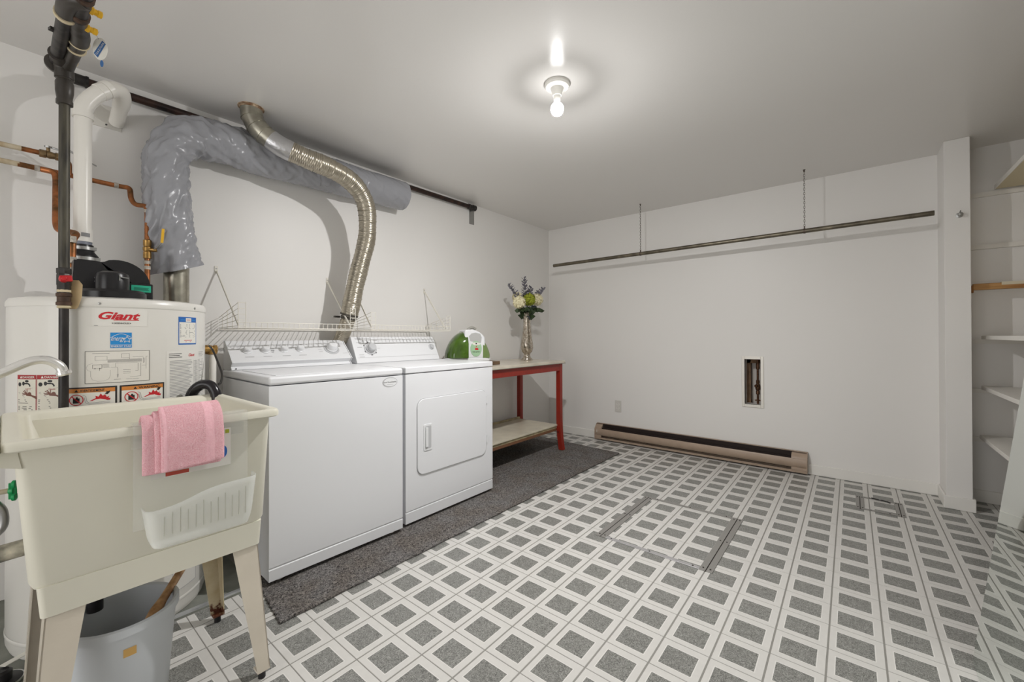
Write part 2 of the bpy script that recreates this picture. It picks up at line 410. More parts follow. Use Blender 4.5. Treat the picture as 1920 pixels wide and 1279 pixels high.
# ------------------------------------------------------------------ room shell
CH = 2.315; XL = -2.72; YB = 4.01; XR = .575; YF = -1.7
b = B(); b.box((XL-.1, YF-.1, -.08), (1.35, 4.3, -.0012)); floor = struct(b.obj('floor', GROUT, base=(0, 0, 0)))
def clip_cell(x0, y0, x1, y1):
    xr = 1.24 if (y0+y1)/2 > 2.1 else XR
    x0 = max(x0, -2.015 if (y0+y1)/2 < .72 else XL); x1 = min(x1, xr); y1 = min(y1, YB if x0 < .5 else 4.035)
    return (x0, y0, x1, y1) if x1-x0 > .006 and y1-y0 > .006 else None
cells = []
fwd = Vector((-sin(YAW), cos(YAW))); rgt = Vector((cos(YAW), sin(YAW)))
for j in range(-9, 20):
    for i in range(-8, 25):
        c = clip_cell(TX0+j*TDX, TY0+i*TDY, TX0+(j+1)*TDX, TY0+(i+1)*TDY)
        if not c: continue
        full = (c[2]-c[0] > TDX-.001 and c[3]-c[1] > TDY-.001)
        cx, cy = (c[0]+c[2])/2, (c[1]+c[3])/2
        d = fwd.dot((cx, cy)); l = rgt.dot((cx, cy))
        seen = d > 1.2 and abs(l) < d*1.27 and cx > -1.75 and not (cx > .33 and cy < 2.0) and not (cx > XR and cy < 3.3)
        cells.append((0 if seen and full else 1, math.hypot(cx, cy), c))
cells.sort(key=lambda t: (t[0], t[1]))
GX, GY = .0026, .0015
def tile_geo(b, x0, y0, x1, y1):
    x0 += GX; x1 -= GX; y0 += GY; y1 -= GY; e = .0006
    b.add([(x0, y0, -.0012), (x1, y0, -.0012), (x1, y1, -.0012), (x0, y1, -.0012), (x0+e, y0+e, 0), (x1-e, y0+e, 0), (x1-e, y1-e, 0), (x0+e, y1-e, 0)],
          [(4, 5, 6, 7), (0, 1, 5, 4), (1, 2, 6, 5), (2, 3, 7, 6), (3, 0, 4, 7)], 0, False)
tb = B(); tile_geo(tb, 0, 0, TDX, TDY); t0 = tb.obj('tile', TILEM, floor)
rest = B(); nt_ = 0
for sn, d, c in cells:
    if sn == 0 and nt_ < 300:
        o = t0 if nt_ == 0 else t0.copy()
        if nt_: COL.objects.link(o)
        o.location = (c[0], c[1], 0); nt_ += 1
    else: tile_geo(rest, *c)
tag(rest.obj('outer_tiles', TILEM, floor), kind='stuff')
b = B(); b.box((XL, -.9, -.0012), (-2.017, .70, .006)); tag(struct(b.obj('floor_concrete', CONC)), 'bare grey concrete strip of floor under the water heater')
b = B(); b.box((XL-.1, YF, 0), (XL, YB+.1, CH)); struct(b.obj('wall_left', WALL))
# back wall with an access hole
hx0, hx1, hz0, hz1 = -.706, -.588, .506, .888
b = B()
b.box((XL-.1, YB, 0), (hx0, YB+.1, CH)); b.box((hx1, YB, 0), (.55, YB+.1, CH)); b.box((hx0, YB, 0), (hx1, YB+.1, hz0)); b.box((hx0, YB, hz1), (hx1, YB+.1, CH))
struct(b.obj('wall_back', WALL))
b = B(); b.box((.46, 3.765, 0), (XR, YB+.1, CH)); struct(b.obj('wall_pillar', WALL, bevel=.003))
b = B(); b.box((XR, 4.035, 0), (1.35, 4.14, CH)); struct(b.obj('wall_alcove', WALL))
b = B(); b.box((1.25, 2.05, 0), (1.35, 4.035, CH)); struct(b.obj('wall_closet_side', WALL))
b = B(); b.box((XR, YF, 0), (1.25, 2.06, CH)); struct(b.obj('wall_right', WALL))
b = B(); b.box((XL-.1, YF-.1, 0), (-1.9, YF, CH)); b.box((-.1, YF-.1, 0), (1.35, YF, CH)); b.box((-1.9, YF-.1, 2.05), (-.1, YF, CH)); struct(b.obj('wall_front', WALL))   # unseen opening, added to let the world's fill light in
b = B(); b.box((XL-.1, YF-.1, CH), (1.35, 4.3, CH+.1)); struct(b.obj('ceiling', CEIL))
def baseboard(name, pts, h=.08, t=.012):
    b = B()
    for (x0, y0, x1, y1) in pts:
        b.box((x0, y0, 0), (x1, y1, h))
    return struct(b.obj(name, TRIM, bevel=.004))
baseboard('baseboard_back', [(XL, YB-.012, .46, YB)])
baseboard('baseboard_pillar', [(.448, 3.753, .587, 3.765), (.448, 3.765, .46, YB-.012), (XR, 3.765, .587, 4.035)])
baseboard('baseboard_alcove', [(.587, 4.023, 1.25, 4.035)])
baseboard('baseboard_left', [(XL, .75, XL+.012, YB-.012)])

# ------------------------------------------------------------------ ceiling lamp
BX, BY = -1.1, 1.7
t = thing('ceiling_lamp', 'bare round bulb in a white porcelain lamp holder on the ceiling', 'lamp', (BX, BY, CH))
b = B(); b.lathe([(.0, 0), (.062, 0), (.062, -.01), (.056, -.018), (.032, -.022), (.026, -.038), (.021, -.058), (.0, -.058)], 32, Matrix.Translation((BX, BY, CH)), caps=False); b.obj('lamp_holder', PORC, t)
for a in (.3, 2.6): b = B(); b.lathe([(.004, 0), (.004, -.0025)], 8, Matrix.Translation((BX+.048*cos(a-1.2), BY+.048*sin(a-1.2), CH-.0165))); b.obj('screw', DARKP, t)
zb = 2.193; R = .032
nb = 24
prof = [(R*sin(pi*k/24), zb-R*cos(pi*k/24)) for k in range(0, 22)]
b = B(); b.lathe([(.0165, CH-.058), (.0165, zb+.04), (R*sin(pi*21/24), zb-R*cos(pi*21/24))], nb, Matrix.Translation((BX, BY, 0)), caps=False)
b.obj('bulb_neck', PORC, t)
b = B()
for rng, mi in ((range(0, 7), 0), (range(6, 22), 1)):
    b.lathe([prof[k] for k in rng], nb, Matrix.Translation((BX, BY, 0)), mi, caps=False)
b.obj('bulb', [bulb_mat('bulb_glow', BULB_L), bulb_mat('bulb_glow_top', BULB_L*.0036)], t)

# ------------------------------------------------------------------ washer
def slab_profile(xb, xf, z0, z1, gz):  # side outline with a pressed groove across the front
    return [(xb, z0), (xf, z0), (xf, gz-.004), (xf-.005, gz), (xf-.005, gz+.002), (xf, gz+.006), (xf, z1), (xb, z1)]
wash = thing('washing_machine', 'white top loading washing machine with four small knobs and a dial', 'washing machine', (-2.27, 1.075, 0))
b = B(); b.prism(slab_profile(-2.60, -1.939, .029, .874, .082), lambda x, z, y: Vector((x, y, z)), .735, 1.412); b.obj('cabinet', ENAMEL, wash, ang=12, bevel=.008, seg=3)
b = B(); b.box((-2.605, .733, .878), (-1.936, 1.414, .915)); b.obj('top', ENAMEL, wash, bevel=.012, seg=4)
b = B(); b.box((-2.43, .775, .9148), (-1.975, 1.372, .9175)); b.obj('lid', ENAMEL, wash, bevel=.002)
b = B(); b.prism([(-2.622, .916), (-2.622, 1.066), (-2.603, 1.068), (-2.478, .955), (-2.50, .932), (-2.485, .916)], lambda x, z, y: Vector((x, y, z)), .748, 1.40)
cons = b.obj('console', ENAMEL2, wash, bevel=.004)
for y in (.7445, 1.4005):
    b = B(); b.prism([(-2.624, .916), (-2.624, 1.068), (-2.602, 1.071), (-2.474, .955), (-2.496, .932), (-2.481, .916)], lambda x, z, yy: Vector((x, yy, z)), y, y+.004)
    b.obj('console_end_cap', ENAMEL2, wash)
sl = Vector((.125, 0, -.113)).normalized(); nrm = Vector((.113, 0, .125)).normalized()
cfn = plane_fn(Vector((-2.54, 0, 1.0115)), (0, 1, 0), -sl)
def onc(y, v=0): return cfn(y, v, 0)
for y in (.832, .922, 1.02, 1.11):
    b = B(); M = axisM(onc(y, .003), nrm)
    b.lathe([(.024, 0), (.024, .004), (.020, .006), (.0185, .024), (.015, .028), (0, .028)], 24, M, caps=False); b.obj('knob', ENAMEL2, wash)
b = B(); M = axisM(onc(1.30, .002), nrm)
b.lathe([(.047, 0), (.047, .002), (.036, .003), (.036, .002)], 32, M, 0, caps=False); b.lathe([(.034, 0), (.034, .008), (.030, .011), (.027, .036), (.022, .042), (0, .042)], 28, M, 1, caps=False)
b.obj('dial', [KNOBG, ENAMEL2], wash)
p = Print(cfn)
for y in (.832, .922, 1.02, 1.11):
    p.line([(y-.02, -.045), (y+.024, -.045)], .003, GREYP); p.line([(y-.035, .04), (y+.03, .04)], .002, GREYP); p.line([(y+.032, .012), (y+.046, .012)], .0025, GREYP); p.line([(y-.046, .016), (y-.034, .016)], .002, GREYP)
p.line([(.95, .0), (.968, .0)], .004, DARKP); p.line([(.95, -.012), (.964, -.012)], .003, DARKP)
for v in (.05, .02, .0, -.02): p.line([(1.215, v), (1.238, v)], .002, GREYP)
p.line([(1.36, .045), (1.385, .045)], .002, GREYP); p.line([(1.36, -.04), (1.39, -.04)], .002, GREYP)
p.obj('console_print', wash)
p = Print(plane_fn((-1.9389, 1.332, .843), (0, 1, 0), (0, 0, 1)))
p.poly(circle(0, 0, .046, 32, .026), GREYP, .0006); p.poly(circle(.002, 0, .042, 32, .0225), ENAMEL2, .0009); p.text('Good Housekeeping', -.039, -.005, .078, .0105, DARKP, bold=.01); p.line([(-.02, -.013), (.02, -.013)], .002, GREYP)
tag(p.obj('badge', wash), 'oval grey seal with lettering')
for x, y in ((-1.985, .79), (-1.985, 1.36), (-2.55, .79), (-2.55, 1.36)):
    b = B(); b.lathe([(.016, .0115), (.023, .014), (.023, .024), (.008, .026), (.008, .034), (0, .034)], 14, Matrix.Translation((x, y, 0)), caps=True); b.obj('foot', PORC, wash)
b = B(); b.lathe([(.004, 0), (.004, .001)], 8, axisM((-2.487, .765, .922), (1, 0, .3))); b.obj('screw', DARKP, wash)
wash.rotation_euler = (0, 0, -math.radians(1.6))

# ------------------------------------------------------------------ dryer
dry = thing('clothes_dryer', 'white clothes dryer with front door and one round timer dial', 'dryer', (-2.28, 1.80, 0))
b = B(); b.prism(slab_profile(-2.60, -1.95, .027, .874, .09), lambda x, z, y: Vector((x, y, z)), 1.437, 2.17); b.obj('cabinet', ENAMEL, dry, ang=12, bevel=.005)
b = B(); b.box((-2.605, 1.435, .878), (-1.947, 2.172, .914)); b.obj('top', ENAMEL, dry, bevel=.006, seg=3)
b = B(); b.prism([(-2.622, .915), (-2.622, 1.084), (-2.556, 1.088), (-2.477, .93), (-2.472, .915)], lambda x, z, y: Vector((x, y, z)), 1.447, 2.142); b.obj('console', ENAMEL2, dry, bevel=.004)
sl = Vector((.079, 0, -.158)).normalized(); nrm = Vector((.158, 0, .079)).normalized()
cfn = plane_fn(Vector((-2.5165, 0, 1.009)), (0, 1, 0), -sl)
M = axisM(cfn(1.568, 0, 0), nrm)
b = B(); b.lathe([(.046, 0), (.046, .002), (.040, .002), (.040, 0)], 32, M, 0, caps=False); b.lathe([(.034, 0), (.034, .01), (.028, .013), (.0275, .034), (.024, .038), (0, .038)], 26, M, 1, caps=False); b.obj('dial', [GREYP, KNOBG], dry)
M = axisM(cfn(2.093, .0, 0), nrm)
b = B(); b.lathe([(.024, 0), (.024, .002), (.017, .003), (.015, .016), (0, .016)], 22, M, caps=False); b.obj('button', KNOBG, dry)
p = Print(cfn)
for a in (.4, 1.6, 2.5, 3.5, 4.6, 5.4): p.line([(1.568+.049*cos(a), .049*sin(a)), (1.568+.049*cos(a+.25), .049*sin(a+.25))], .005, DARKP)
for v in (.07, .045, .01, -.045, -.06): p.line([(1.475, v), (1.51, v)], .003, GREYP)
p.line([(1.61, .06), (1.635, .06)], .003, GREYP); p.line([(1.62, 0), (1.645, 0)], .002, GREYP); p.line([(1.47, .075), (1.59, .075)], .0025, GREYP); p.line([(2.10, .075), (2.12, .075)], .004, GREYP); p.line([(1.46, -.066), (2.13, -.066)], .0015, GREYP)
p.obj('console_print', dry)
yz = lambda y, z, x: Vector((x, y, z))
b = B(); b.prism(rrect(1.513, .279, 2.103, .726, .05), yz, -1.9505, -1.9485); b.obj('door_gap_shade', GREYP, dry)  # grey plate, paints the shadow line round the door
b = B(); b.prism(rrect(1.516, .282, 2.100, .723, .048), yz, -1.95, -1.9425); door = b.obj('door', ENAMEL, dry, bevel=.003)
b = B()
b.prism(rrect(1.558, .418, 1.62, .572, .008), yz, -1.9426, -1.9385, 0); b.prism(rrect(1.566, .43, 1.612, .562, .006), yz, -1.9386, -1.9375, 1); b.box((-1.938, 1.568, .44), (-1.931, 1.585, .552), 0)
b.obj('handle', [ENAMEL2, KNOBG], door, bevel=.0015)
for z in (.36, .63): b = B(); b.box((-1.949, 2.1, z), (-1.94, 2.108, z+.05)); b.obj('hinge', ENAMEL2, dry)
for x, y in ((-1.99, 1.49), (-1.99, 2.12), (-2.55, 1.49), (-2.55, 2.12)):
    b = B(); b.lathe([(.018, .012), (.018, .022), (.008, .03)], 12, Matrix.Translation((x, y, 0))); b.obj('foot', DARKP, dry)

# ------------------------------------------------------------------ runner rug
b = B(); n = 90; top = []
x_r = lambda y: -1.68+(y-.645)/(3.6-.645)*.018
pts = []
for k in range(31):   # scalloped near end
    tt_ = k/30; pts.append((-1.678-tt_*.47+.0035*sin(k*2.9), .664+tt_*.06+.0035*cos(k*3.1)))
near = [(x, y) for x, y in pts]+[(-2.68, .80)]
far = [(-1.662, 3.60), (-2.68, 3.665)]
poly = [far[0]]+[(x_r(3.6-k*(3.6-.645)/40)+.0025*sin(k*1.7), 3.6-k*(3.6-.645)/40) for k in range(1, 40)]+near+[far[1]]
b.prism(poly, lambda x, y, z: Vector((x, y, z)), .0002, .011)
rug = tag(b.obj('runner_rug', RUG, bevel=.004), 'dark grey ribbed runner rug along the washer and dryer', 'rug')

# ------------------------------------------------------------------ utility sink
sk = thing('utility_sink', 'cream plastic laundry tub on tapered beige metal legs', 'sink', (-1.72, .27, 0))
xb, xf, y0, y1, zr = -1.985, -1.405, -.14, .558, .862
xz = lambda x, z, y: Vector((x, y, z))
# basin: outer shell and inner hollow lofted between rounded rectangles
def loop(x0, y0_, x1, y1_, z, r): return [Vector((p[0], p[1], z)) for p in rrect(x0, y0_, x1, y1_, r, 4)]
def loft(b, loops, mi=0, cap0=False, cap1=False):
    n = len(loops[0]); vs = [p for l in loops for p in l]
    fs = [(i*n+j, i*n+(j+1) % n, (i+1)*n+(j+1) % n, (i+1)*n+j) for i in range(len(loops)-1) for j in range(n)]
    if cap0: fs.append(tuple(range(n-1, -1, -1)))
    if cap1: fs.append(tuple((len(loops)-1)*n+j for j in range(n)))
    b.add(vs, fs, mi)
b = B()
loft(b, [loop(-1.925, .045, -1.47, .530, .498, .03), loop(-1.932, .038, -1.462, .535, .515, .03), loop(-1.95, .014, -1.435, .541, .835, .02), loop(-1.975, .0, -1.412, .552, .838, .02),
         loop(xb, -.004, xf, y1, .842, .02), loop(xb, -.004, xf, y1, .855, .02), loop(xb+.004, 0, xf-.004, y1-.004, zr, .018), loop(-1.965, .022, -1.425, .538, zr, .03),
         loop(-1.955, .03, -1.432, .53, .852, .04), loop(-1.925, .06, -1.475, .515, .53, .05), loop(-1.90, .09, -1.50, .49, .515, .05)], cap1=True, cap0=True)
b.obj('basin', SINK, sk, ang=50)
b = B(); b.prism([(y0, .835), (-.0045, .835), (-.0045, zr-.001), (y0, zr-.001)], lambda y, z, x: Vector((x, y, z)), xb, xf-.001)
b.obj('faucet_deck', SINK, sk, bevel=.006, seg=3)
for x in (-1.44, -1.95):
    b = B(); b.prism([(-.13, .838), (.02, .838), (.027, .796), (-.02, .81)], lambda y, z, xx: Vector((xx, y, z)), x-.012, x+.003); b.obj('gusset', SINK, sk)
b = B(); loft(b, [loop(-1.935, .056, -1.468, .522, .430, .012), loop(-1.935, .05, -1.464, .526, .505, .012), loop(-1.93, .06, -1.475, .52, .508, .012), loop(-1.925, .065, -1.478, .515, .43, .012)]); b.obj('skirt', SINK, sk, ang=50)
def leg(name, tx, ty, bx, by, sx, sy, w1=.072, w2=.036, m=SINKLEG, foot=True):
    # L-section tapered sheet metal leg: outer face towards sx / sy
    b = B(); t_ = .003
    for ax in (0, 1):
        vs = []
        for (cx, cy, z, wd) in ((tx, ty, .47, w1), (bx, by, .03, w2)):
            if ax == 0: q = [(cx, cy), (cx, cy-sy*wd), (cx-sx*t_, cy-sy*wd), (cx-sx*t_, cy)]
            else: q = [(cx, cy), (cx-sx*wd, cy), (cx-sx*wd, cy-sy*t_), (cx, cy-sy*t_)]
            vs += [(p[0], p[1], z) for p in q]
        b.add(vs, [(0, 1, 2, 3), (4, 7, 6, 5), (0, 4, 5, 1), (1, 5, 6, 2), (2, 6, 7, 3), (3, 7, 4, 0)], 0)
    o = b.obj(name, m, sk)
    b = B(); b.box((bx-(w2 if sx > 0 else 0), by-(w2 if sy > 0 else 0), .026), (bx+(w2 if sx < 0 else 0), by+(w2 if sy < 0 else 0), .032), 0)
    b.lathe([(.011, 0), (.011, .02), (.006, .026)], 12, Matrix.Translation((bx-sx*w2*.5, by-sy*w2*.5, 0)), 1); b.obj('foot', [m, BLACKP], o)
    return o
leg('leg', -1.4755, .513, -1.452, .545, 1, 1); leg('leg', -1.4755, .066, -1.452, .035, 1, -1)
l3 = leg('leg', -1.93, .523, -1.905, .540, -1, 1, m=RUSTLEG); leg('leg', -1.93, .06, -1.945, .04, -1, -1)
l3['label'] = 'rust stained rear leg'
b = B(); b.tube(smooth_path([(-1.70, -.16, .872), (-1.70, -.13, .915), (-1.70, -.07, .96), (-1.70, .0, 1.0), (-1.70, .045, 1.026), (-1.70, .075, 1.028), (-1.70, .098, 1.012), (-1.70, .106, .992)], 6), .0115, 16)
b.lathe([(.0115, 0), (.016, .004), (.016, .012), (.012, .014)], 16, axisM((-1.70, .109, .984), (0, -.25, 1))); tag(b.obj('spout', mat('satin_chrome', (236, 235, 232), .22, metal=.75), sk), 'curved chrome spout')
b = B(); b.lathe([(.012, 0), (.012, .004), (.006, .006)], 14, axisM((-1.43, -.03, .861), (0, 0, 1))); b.obj('deck_screw', STEEL, sk)
b = B(); b.tube([(-1.70, .17, .50), (-1.70, .17, .33)], .02, 16); b.tube([(-1.70, .17, .40), (-1.70, .17, .365)], .027, 16); b.tube([(-1.70, .17, .335), (-1.70, .17, .30)], .018, 16); tag(b.obj('drain_tailpiece', BLACKP, sk), 'black drain tailpiece')

# caddy + towel
cd = thing('sink_caddy', 'translucent plastic pocket caddy hooked over the sink front rim', 'caddy', (-1.41, .34, .555))
b = B(); yzx = lambda y, z, x: Vector((x, y, z))
prof = [(-1.43, .80), (-1.43, .868), (-1.40, .868), (-1.3985, .845), (-1.4, .60), (-1.3985, .60), (-1.3965, .846), (-1.398, .8705), (-1.432, .8705), (-1.432, .80)]
b.prism(prof, xz, .207, .462); b.obj('back_panel', CADDYP, cd)
b = B()
lo = rrect(.232, 0, .452, 1, .05); 
nn = 26; fr = []
# front pocket: curved U wall lofted from bottom to a wavy top edge
def pocket(t_, z):  # t_ along the U from left-back to right-back
    yl, yr = .213+(.024)*(1-(z-.556)/.17), .478-.020*(1-(z-.556)/.17); d = .055
    L = [(yl, -1.4), (yl, -1.4+d), (yr, -1.4+d), (yr, -1.4)]
    pth = fillet([(p[0], p[1], 0) for p in L], .032, 6)
    return pth
rows = 8; ref = pocket(0, .6); vs = []; ns = len(resample(ref, .01))
cols_n = 40
for r_ in range(rows+1):
    row = []
    for k in range(cols_n+1):
        f_ = k/cols_n; ztop = .655+.032*(1/(1+math.exp(-(f_-.42)*14))); z = .556+(ztop-.556)*(r_/rows)
        P = resample(pocket(0, z), .002); q = P[int(f_*(len(P)-1))]
        sh = .018*max(0, 1-r_/1.5); cy = .345
        row.append((q.y-sh*.3, cy+(q.x-cy)*(1-sh*2), z))
    vs += row
fs = [(r_*(cols_n+1)+k, r_*(cols_n+1)+k+1, (r_+1)*(cols_n+1)+k+1, (r_+1)*(cols_n+1)+k) for r_ in range(rows) for k in range(cols_n)]
fs.append(tuple(range(cols_n, -1, -1)))
b.add(vs, fs, 0); pk = b.obj('pocket', CADDY, cd, ang=60)
sd = pk.modifiers.new('solid', 'SOLIDIFY'); sd.thickness = .0016; sd.offset = 0
for k in range(12):
    y = .258+k*.0165; b = B(); b.bar((-1.3446, y, .588), (-1.3440, y, .636+.006*(k % 3)+.0014*k), .0012, .0026); b.obj('slot', mat('slot_shadow', (176, 176, 166), .5), cd)
p = Print(plane_fn((-1.3955, .34, .74), (0, 1, 0), (0, 0, 1)))
p.rect(-.10, -.018, .078, .088, mat('card_paper', (214, 213, 206), .5), .0004); p.rect(.064, .073, .074, .084, mat('label_green', (150, 160, 40), .5)); p.poly(circle(.058, .022, .011, 20, .018), LBLBLUE); p.rect(-.07, -.016, -.02, -.006, mat('label_brick', (176, 72, 56), .5))
tag(p.obj('label_card', cd), 'printed card with blue and green marks')

tw = thing('hand_towel', 'pink terry hand towel folded over the caddy on the sink rim', 'towel', (-1.39, .31, .735))
def towel(name, ya, yb_, zlow, off, zback, skew=0., m=PINK, amp=.0016, th=.006):
    # sheet over the rim: profile back -> top -> front
    prof = smooth_path([(-1.452+off*.3, zback), (-1.446, .855), (-1.436, .873+off*.6), (-1.415, .8815+off), (-1.396+off*.5, .872+off*.5), (-1.388+off, .84), (-1.3845+off, .79), (-1.384+off, zlow)], 7)
    cols = 34; b = B(); vs = []
    for i, q in enumerate(prof):
        for k in range(cols+1):
            f_ = k/cols; y = ya+(yb_-ya)*f_
            z = q[1]+skew*(f_-.5)*(i/len(prof))
            e = min(1., min(f_, 1-f_)/.05); 
            nz = mnoise.noise(Vector((y*60, q[1]*60, off*200)))*amp+mnoise.noise(Vector((y*14, q[1]*14, off*90)))*amp*1.6
            vs.append((q[0]+nz*.8-(1-e)**2*.004, y, z))
    n = cols+1
    b.add(vs, [(i*n+k, i*n+k+1, (i+1)*n+k+1, (i+1)*n+k) for i in range(len(prof)-1) for k in range(cols)], 0)
    if name == 'front_fold':
        for i_, f in enumerate(b.f):
            k = i_ % cols
            if 24 <= k <= 28 or k == 1: b.m[i_] = 1
    o = b.obj(name, [m, PINKB], tw, ang=80)
    s_ = o.modifiers.new('solid', 'SOLIDIFY'); s_.thickness = th; s_.offset = 1
    bv = o.modifiers.new('bevel', 'BEVEL'); bv.width = .0025; bv.segments = 2; bv.limit_method = 'ANGLE'; bv.angle_limit = math.radians(50)
    return o
towel('back_fold', .224, .388, .739, .0, .80, 0.0)
towel('middle_fold', .247, .387, .744, .009, .81, 0.004, th=.0055)
towel('front_fold', .260, .388, .748, .018, .82, .010, th=.008)

# ------------------------------------------------------------------ water heater
HX, HY, HR = -2.29, .29, .285
wh = thing('water_heater', 'tall white gas water heater covered in warning stickers, left of the washer', 'water heater', (HX, HY, .006))
cyl = lambda s_, z, l: Vector((HX+(HR+l)*cos(s_/HR), HY+(HR+l)*sin(s_/HR), z))
b = B(); b.lathe([(.27, .006), (.278, .008), (HR, .03), (HR, 1.199), (.0, 1.199)], 72, Matrix.Translation((HX, HY, 0)), caps=False); b.obj('tank', HENAMEL, wh)
b = B(); b.lathe([(HR+.0015, 1.196), (HR+.0025, 1.2), (HR+.0025, 1.214), (HR-.004, 1.226), (HR-.03, 1.232), (0, 1.236)], 72, Matrix.Translation((HX, HY, 0)), caps=False); b.obj('lid', HENAMEL, wh)
b = B(); b.lathe([(HR+.0008, .055), (HR+.0022, .058), (HR+.0022, .066), (HR+.0008, .069)], 72, Matrix.Translation((HX, HY, 0)), caps=False); b.obj('base_seam', HENAMEL, wh)
for s_ in (-.08, .23): b = B(); b.lathe([(.0045, 0), (.0045, .002), (0, .003)], 10, axisM(cyl(s_, 1.207, .002), cyl(s_, 0, 1)-cyl(s_, 0, 0)), caps=False); b.obj('screw', STEEL, wh)
def sticker(name, s0, z0, s1, z1, m, label=None):
    b = B(); n = max(2, int((s1-s0)/.008)); vs = []
    for k in range(n+1):
        s_ = s0+(s1-s0)*k/n; vs += [cyl(s_, z0, .0001), cyl(s_, z1, .0001), cyl(s_, z0, .0006), cyl(s_, z1, .0006)]
    fs = []
    for k in range(n): a = 4*k; c = a+4; fs += [(a+2, c+2, c+3, a+3), (a, a+1, c+1, c), (a, c, c+2, a+2), (a+1, a+3, c+3, c+1)]
    fs += [(0, 2, 3, 1), (4*n, 4*n+1, 4*n+3, 4*n+2)]
    b.add(vs, fs, 0); o = b.obj(name, m, wh); 
    if label: o['label'] = label
    return o
st = sticker('logo_sticker', -.0998, 1.129, .0455, 1.191, mat('logo_silver', (222, 220, 214), .35), 'pale nameplate with red script')
p = Print(cyl); p.text('Giant', -.083, 1.1525, .109, .027, LBLRED, shear=.35, bold=.035); p.line([(-.045, 1.151), (.022, 1.151)], .003, LBLRED); p.text('GREENHOUSE', -.045, 1.1365, .041, .006, DARKP, bold=.01); p.poly([(-.05, 1.1395), (-.047, 1.137), (-.047, 1.142)], DARKP); p.poly([(.001, 1.1395), (-.002, 1.142), (-.002, 1.137)], DARKP); p.line([(-.094, 1.131), (-.084, 1.131)], .0012, DARKP); p.obj('lettering', st)
st = sticker('energy_sticker', -.053, 1.0525, .0024, 1.1065, ESBLUE, 'blue energy rating sticker with white star')
p = Print(cyl); p.line([(-.0525+.0545*k/12, 1.088+.014*sin(pi*k/12)) for k in range(13)], .0013, PAPER); p.text('energy', -.051, 1.073, .036, .016, PAPER, shear=.4, bold=.0)
cx, cy = -.010, 1.082
p.line([(cx+(.0125 if k % 2 == 0 else .0052)*sin(2*pi*k/10), cy+(.0125 if k % 2 == 0 else .0052)*cos(2*pi*k/10)) for k in range(10)], .0013, PAPER, closed=True)
p.line([(-.053, 1.063), (.0024, 1.063)], .0012, PAPER); p.text('ENERGY STAR', -.051, 1.0548, .052, .0062, PAPER, bold=.01); p.obj('lettering', st)
# wiring diagram
st = sticker('wiring_diagram', -.1166, .931, .0525, 1.042, mat('diagram_paper', (224, 221, 213), .45), 'black outlined wiring diagram')
p = Print(cyl); L_ = p.line
L_([(-.116, .9315), (.052, .9315), (.052, 1.0415), (-.116, 1.0415)], .0012, BLACKI, closed=True)
W1 = .0007
L_([(-.098, 1.034), (-.055, 1.034)], .0012, GREYI); L_([(-.091, 1.010), (-.061, 1.010), (-.061, 1.024), (-.091, 1.024)], W1, GREYI, closed=True); L_([(-.024, 1.017), (-.004, 1.017), (-.004, 1.032), (-.024, 1.032)], W1, GREYI, closed=True)
for k in range(7): L_([(-.06, 1.012-.0016*k), (.03, 1.012-.0016*k)], W1*.8, GREYI)
L_([(-.004, 1.018), (-.004, 1.012)], W1, BLACKI); L_([(.005, 1.020), (.035, 1.020)], W1, GREYI); L_([(.034, .998), (.036, .998), (.036, 1.014), (.033, 1.014)], .002, GREYI); L_([(.042, .975), (.042, 1.02), (.047, 1.02)], W1, GREYI)
L_([(-.097, .982), (-.074, .982), (-.074, .995), (-.097, .995)], W1, BLACKI, closed=True)
for u in (-.091, -.079): p.poly(circle(u, .982, .0016, 8), BLACKI)
for v in (.996, .993, .99, .987): L_([(-.073, v), (-.056, v)], W1, GREYI)
L_([(-.07, .985), (-.036, .985), (-.034, .98), (-.034, .955)], W1, GREYI); L_([(-.036, .96), (-.034, .948), (-.032, .96)], W1, GREYI); L_([(-.044, .942), (-.026, .942)], .001, GREYI)
L_([(-.04, .985), (-.04, .999), (.018, .999)], W1*.8, GREYI); L_([(.02, .998), (.02, .97), (.012, .97)], W1, GREYI); L_([(.027, .998), (.027, .95), (-.002, .948)], W1, GREYI)
for v in (.974, .968, .962): L_([(-.02, v), (.0, v)], .001, GREYI)
L_([(-.012, .941), (.022, .941)], .001, GREYI); L_([(.03, .988), (.042, .988)], W1, GREYI)
L_([(-.102+.0245*(1+cos(a*pi/12)), .973-.028*0+(.0 if False else 0)+0.0) for a in (12,)]+[(-.102, .955), (-.098, .944), (-.085, .938), (-.07, .938), (-.057, .944), (-.053, .955), (-.053, .975)], W1*.8, GREYI)
L_([(-.102, .955), (-.102, .973), (-.11, .977), (-.113, .985), (-.109, .995), (-.097, 1.0)], W1*.8, GREYI); L_([(-.08, .981), (-.08, .974)], W1, BLACKI)
p.obj('drawing', st)
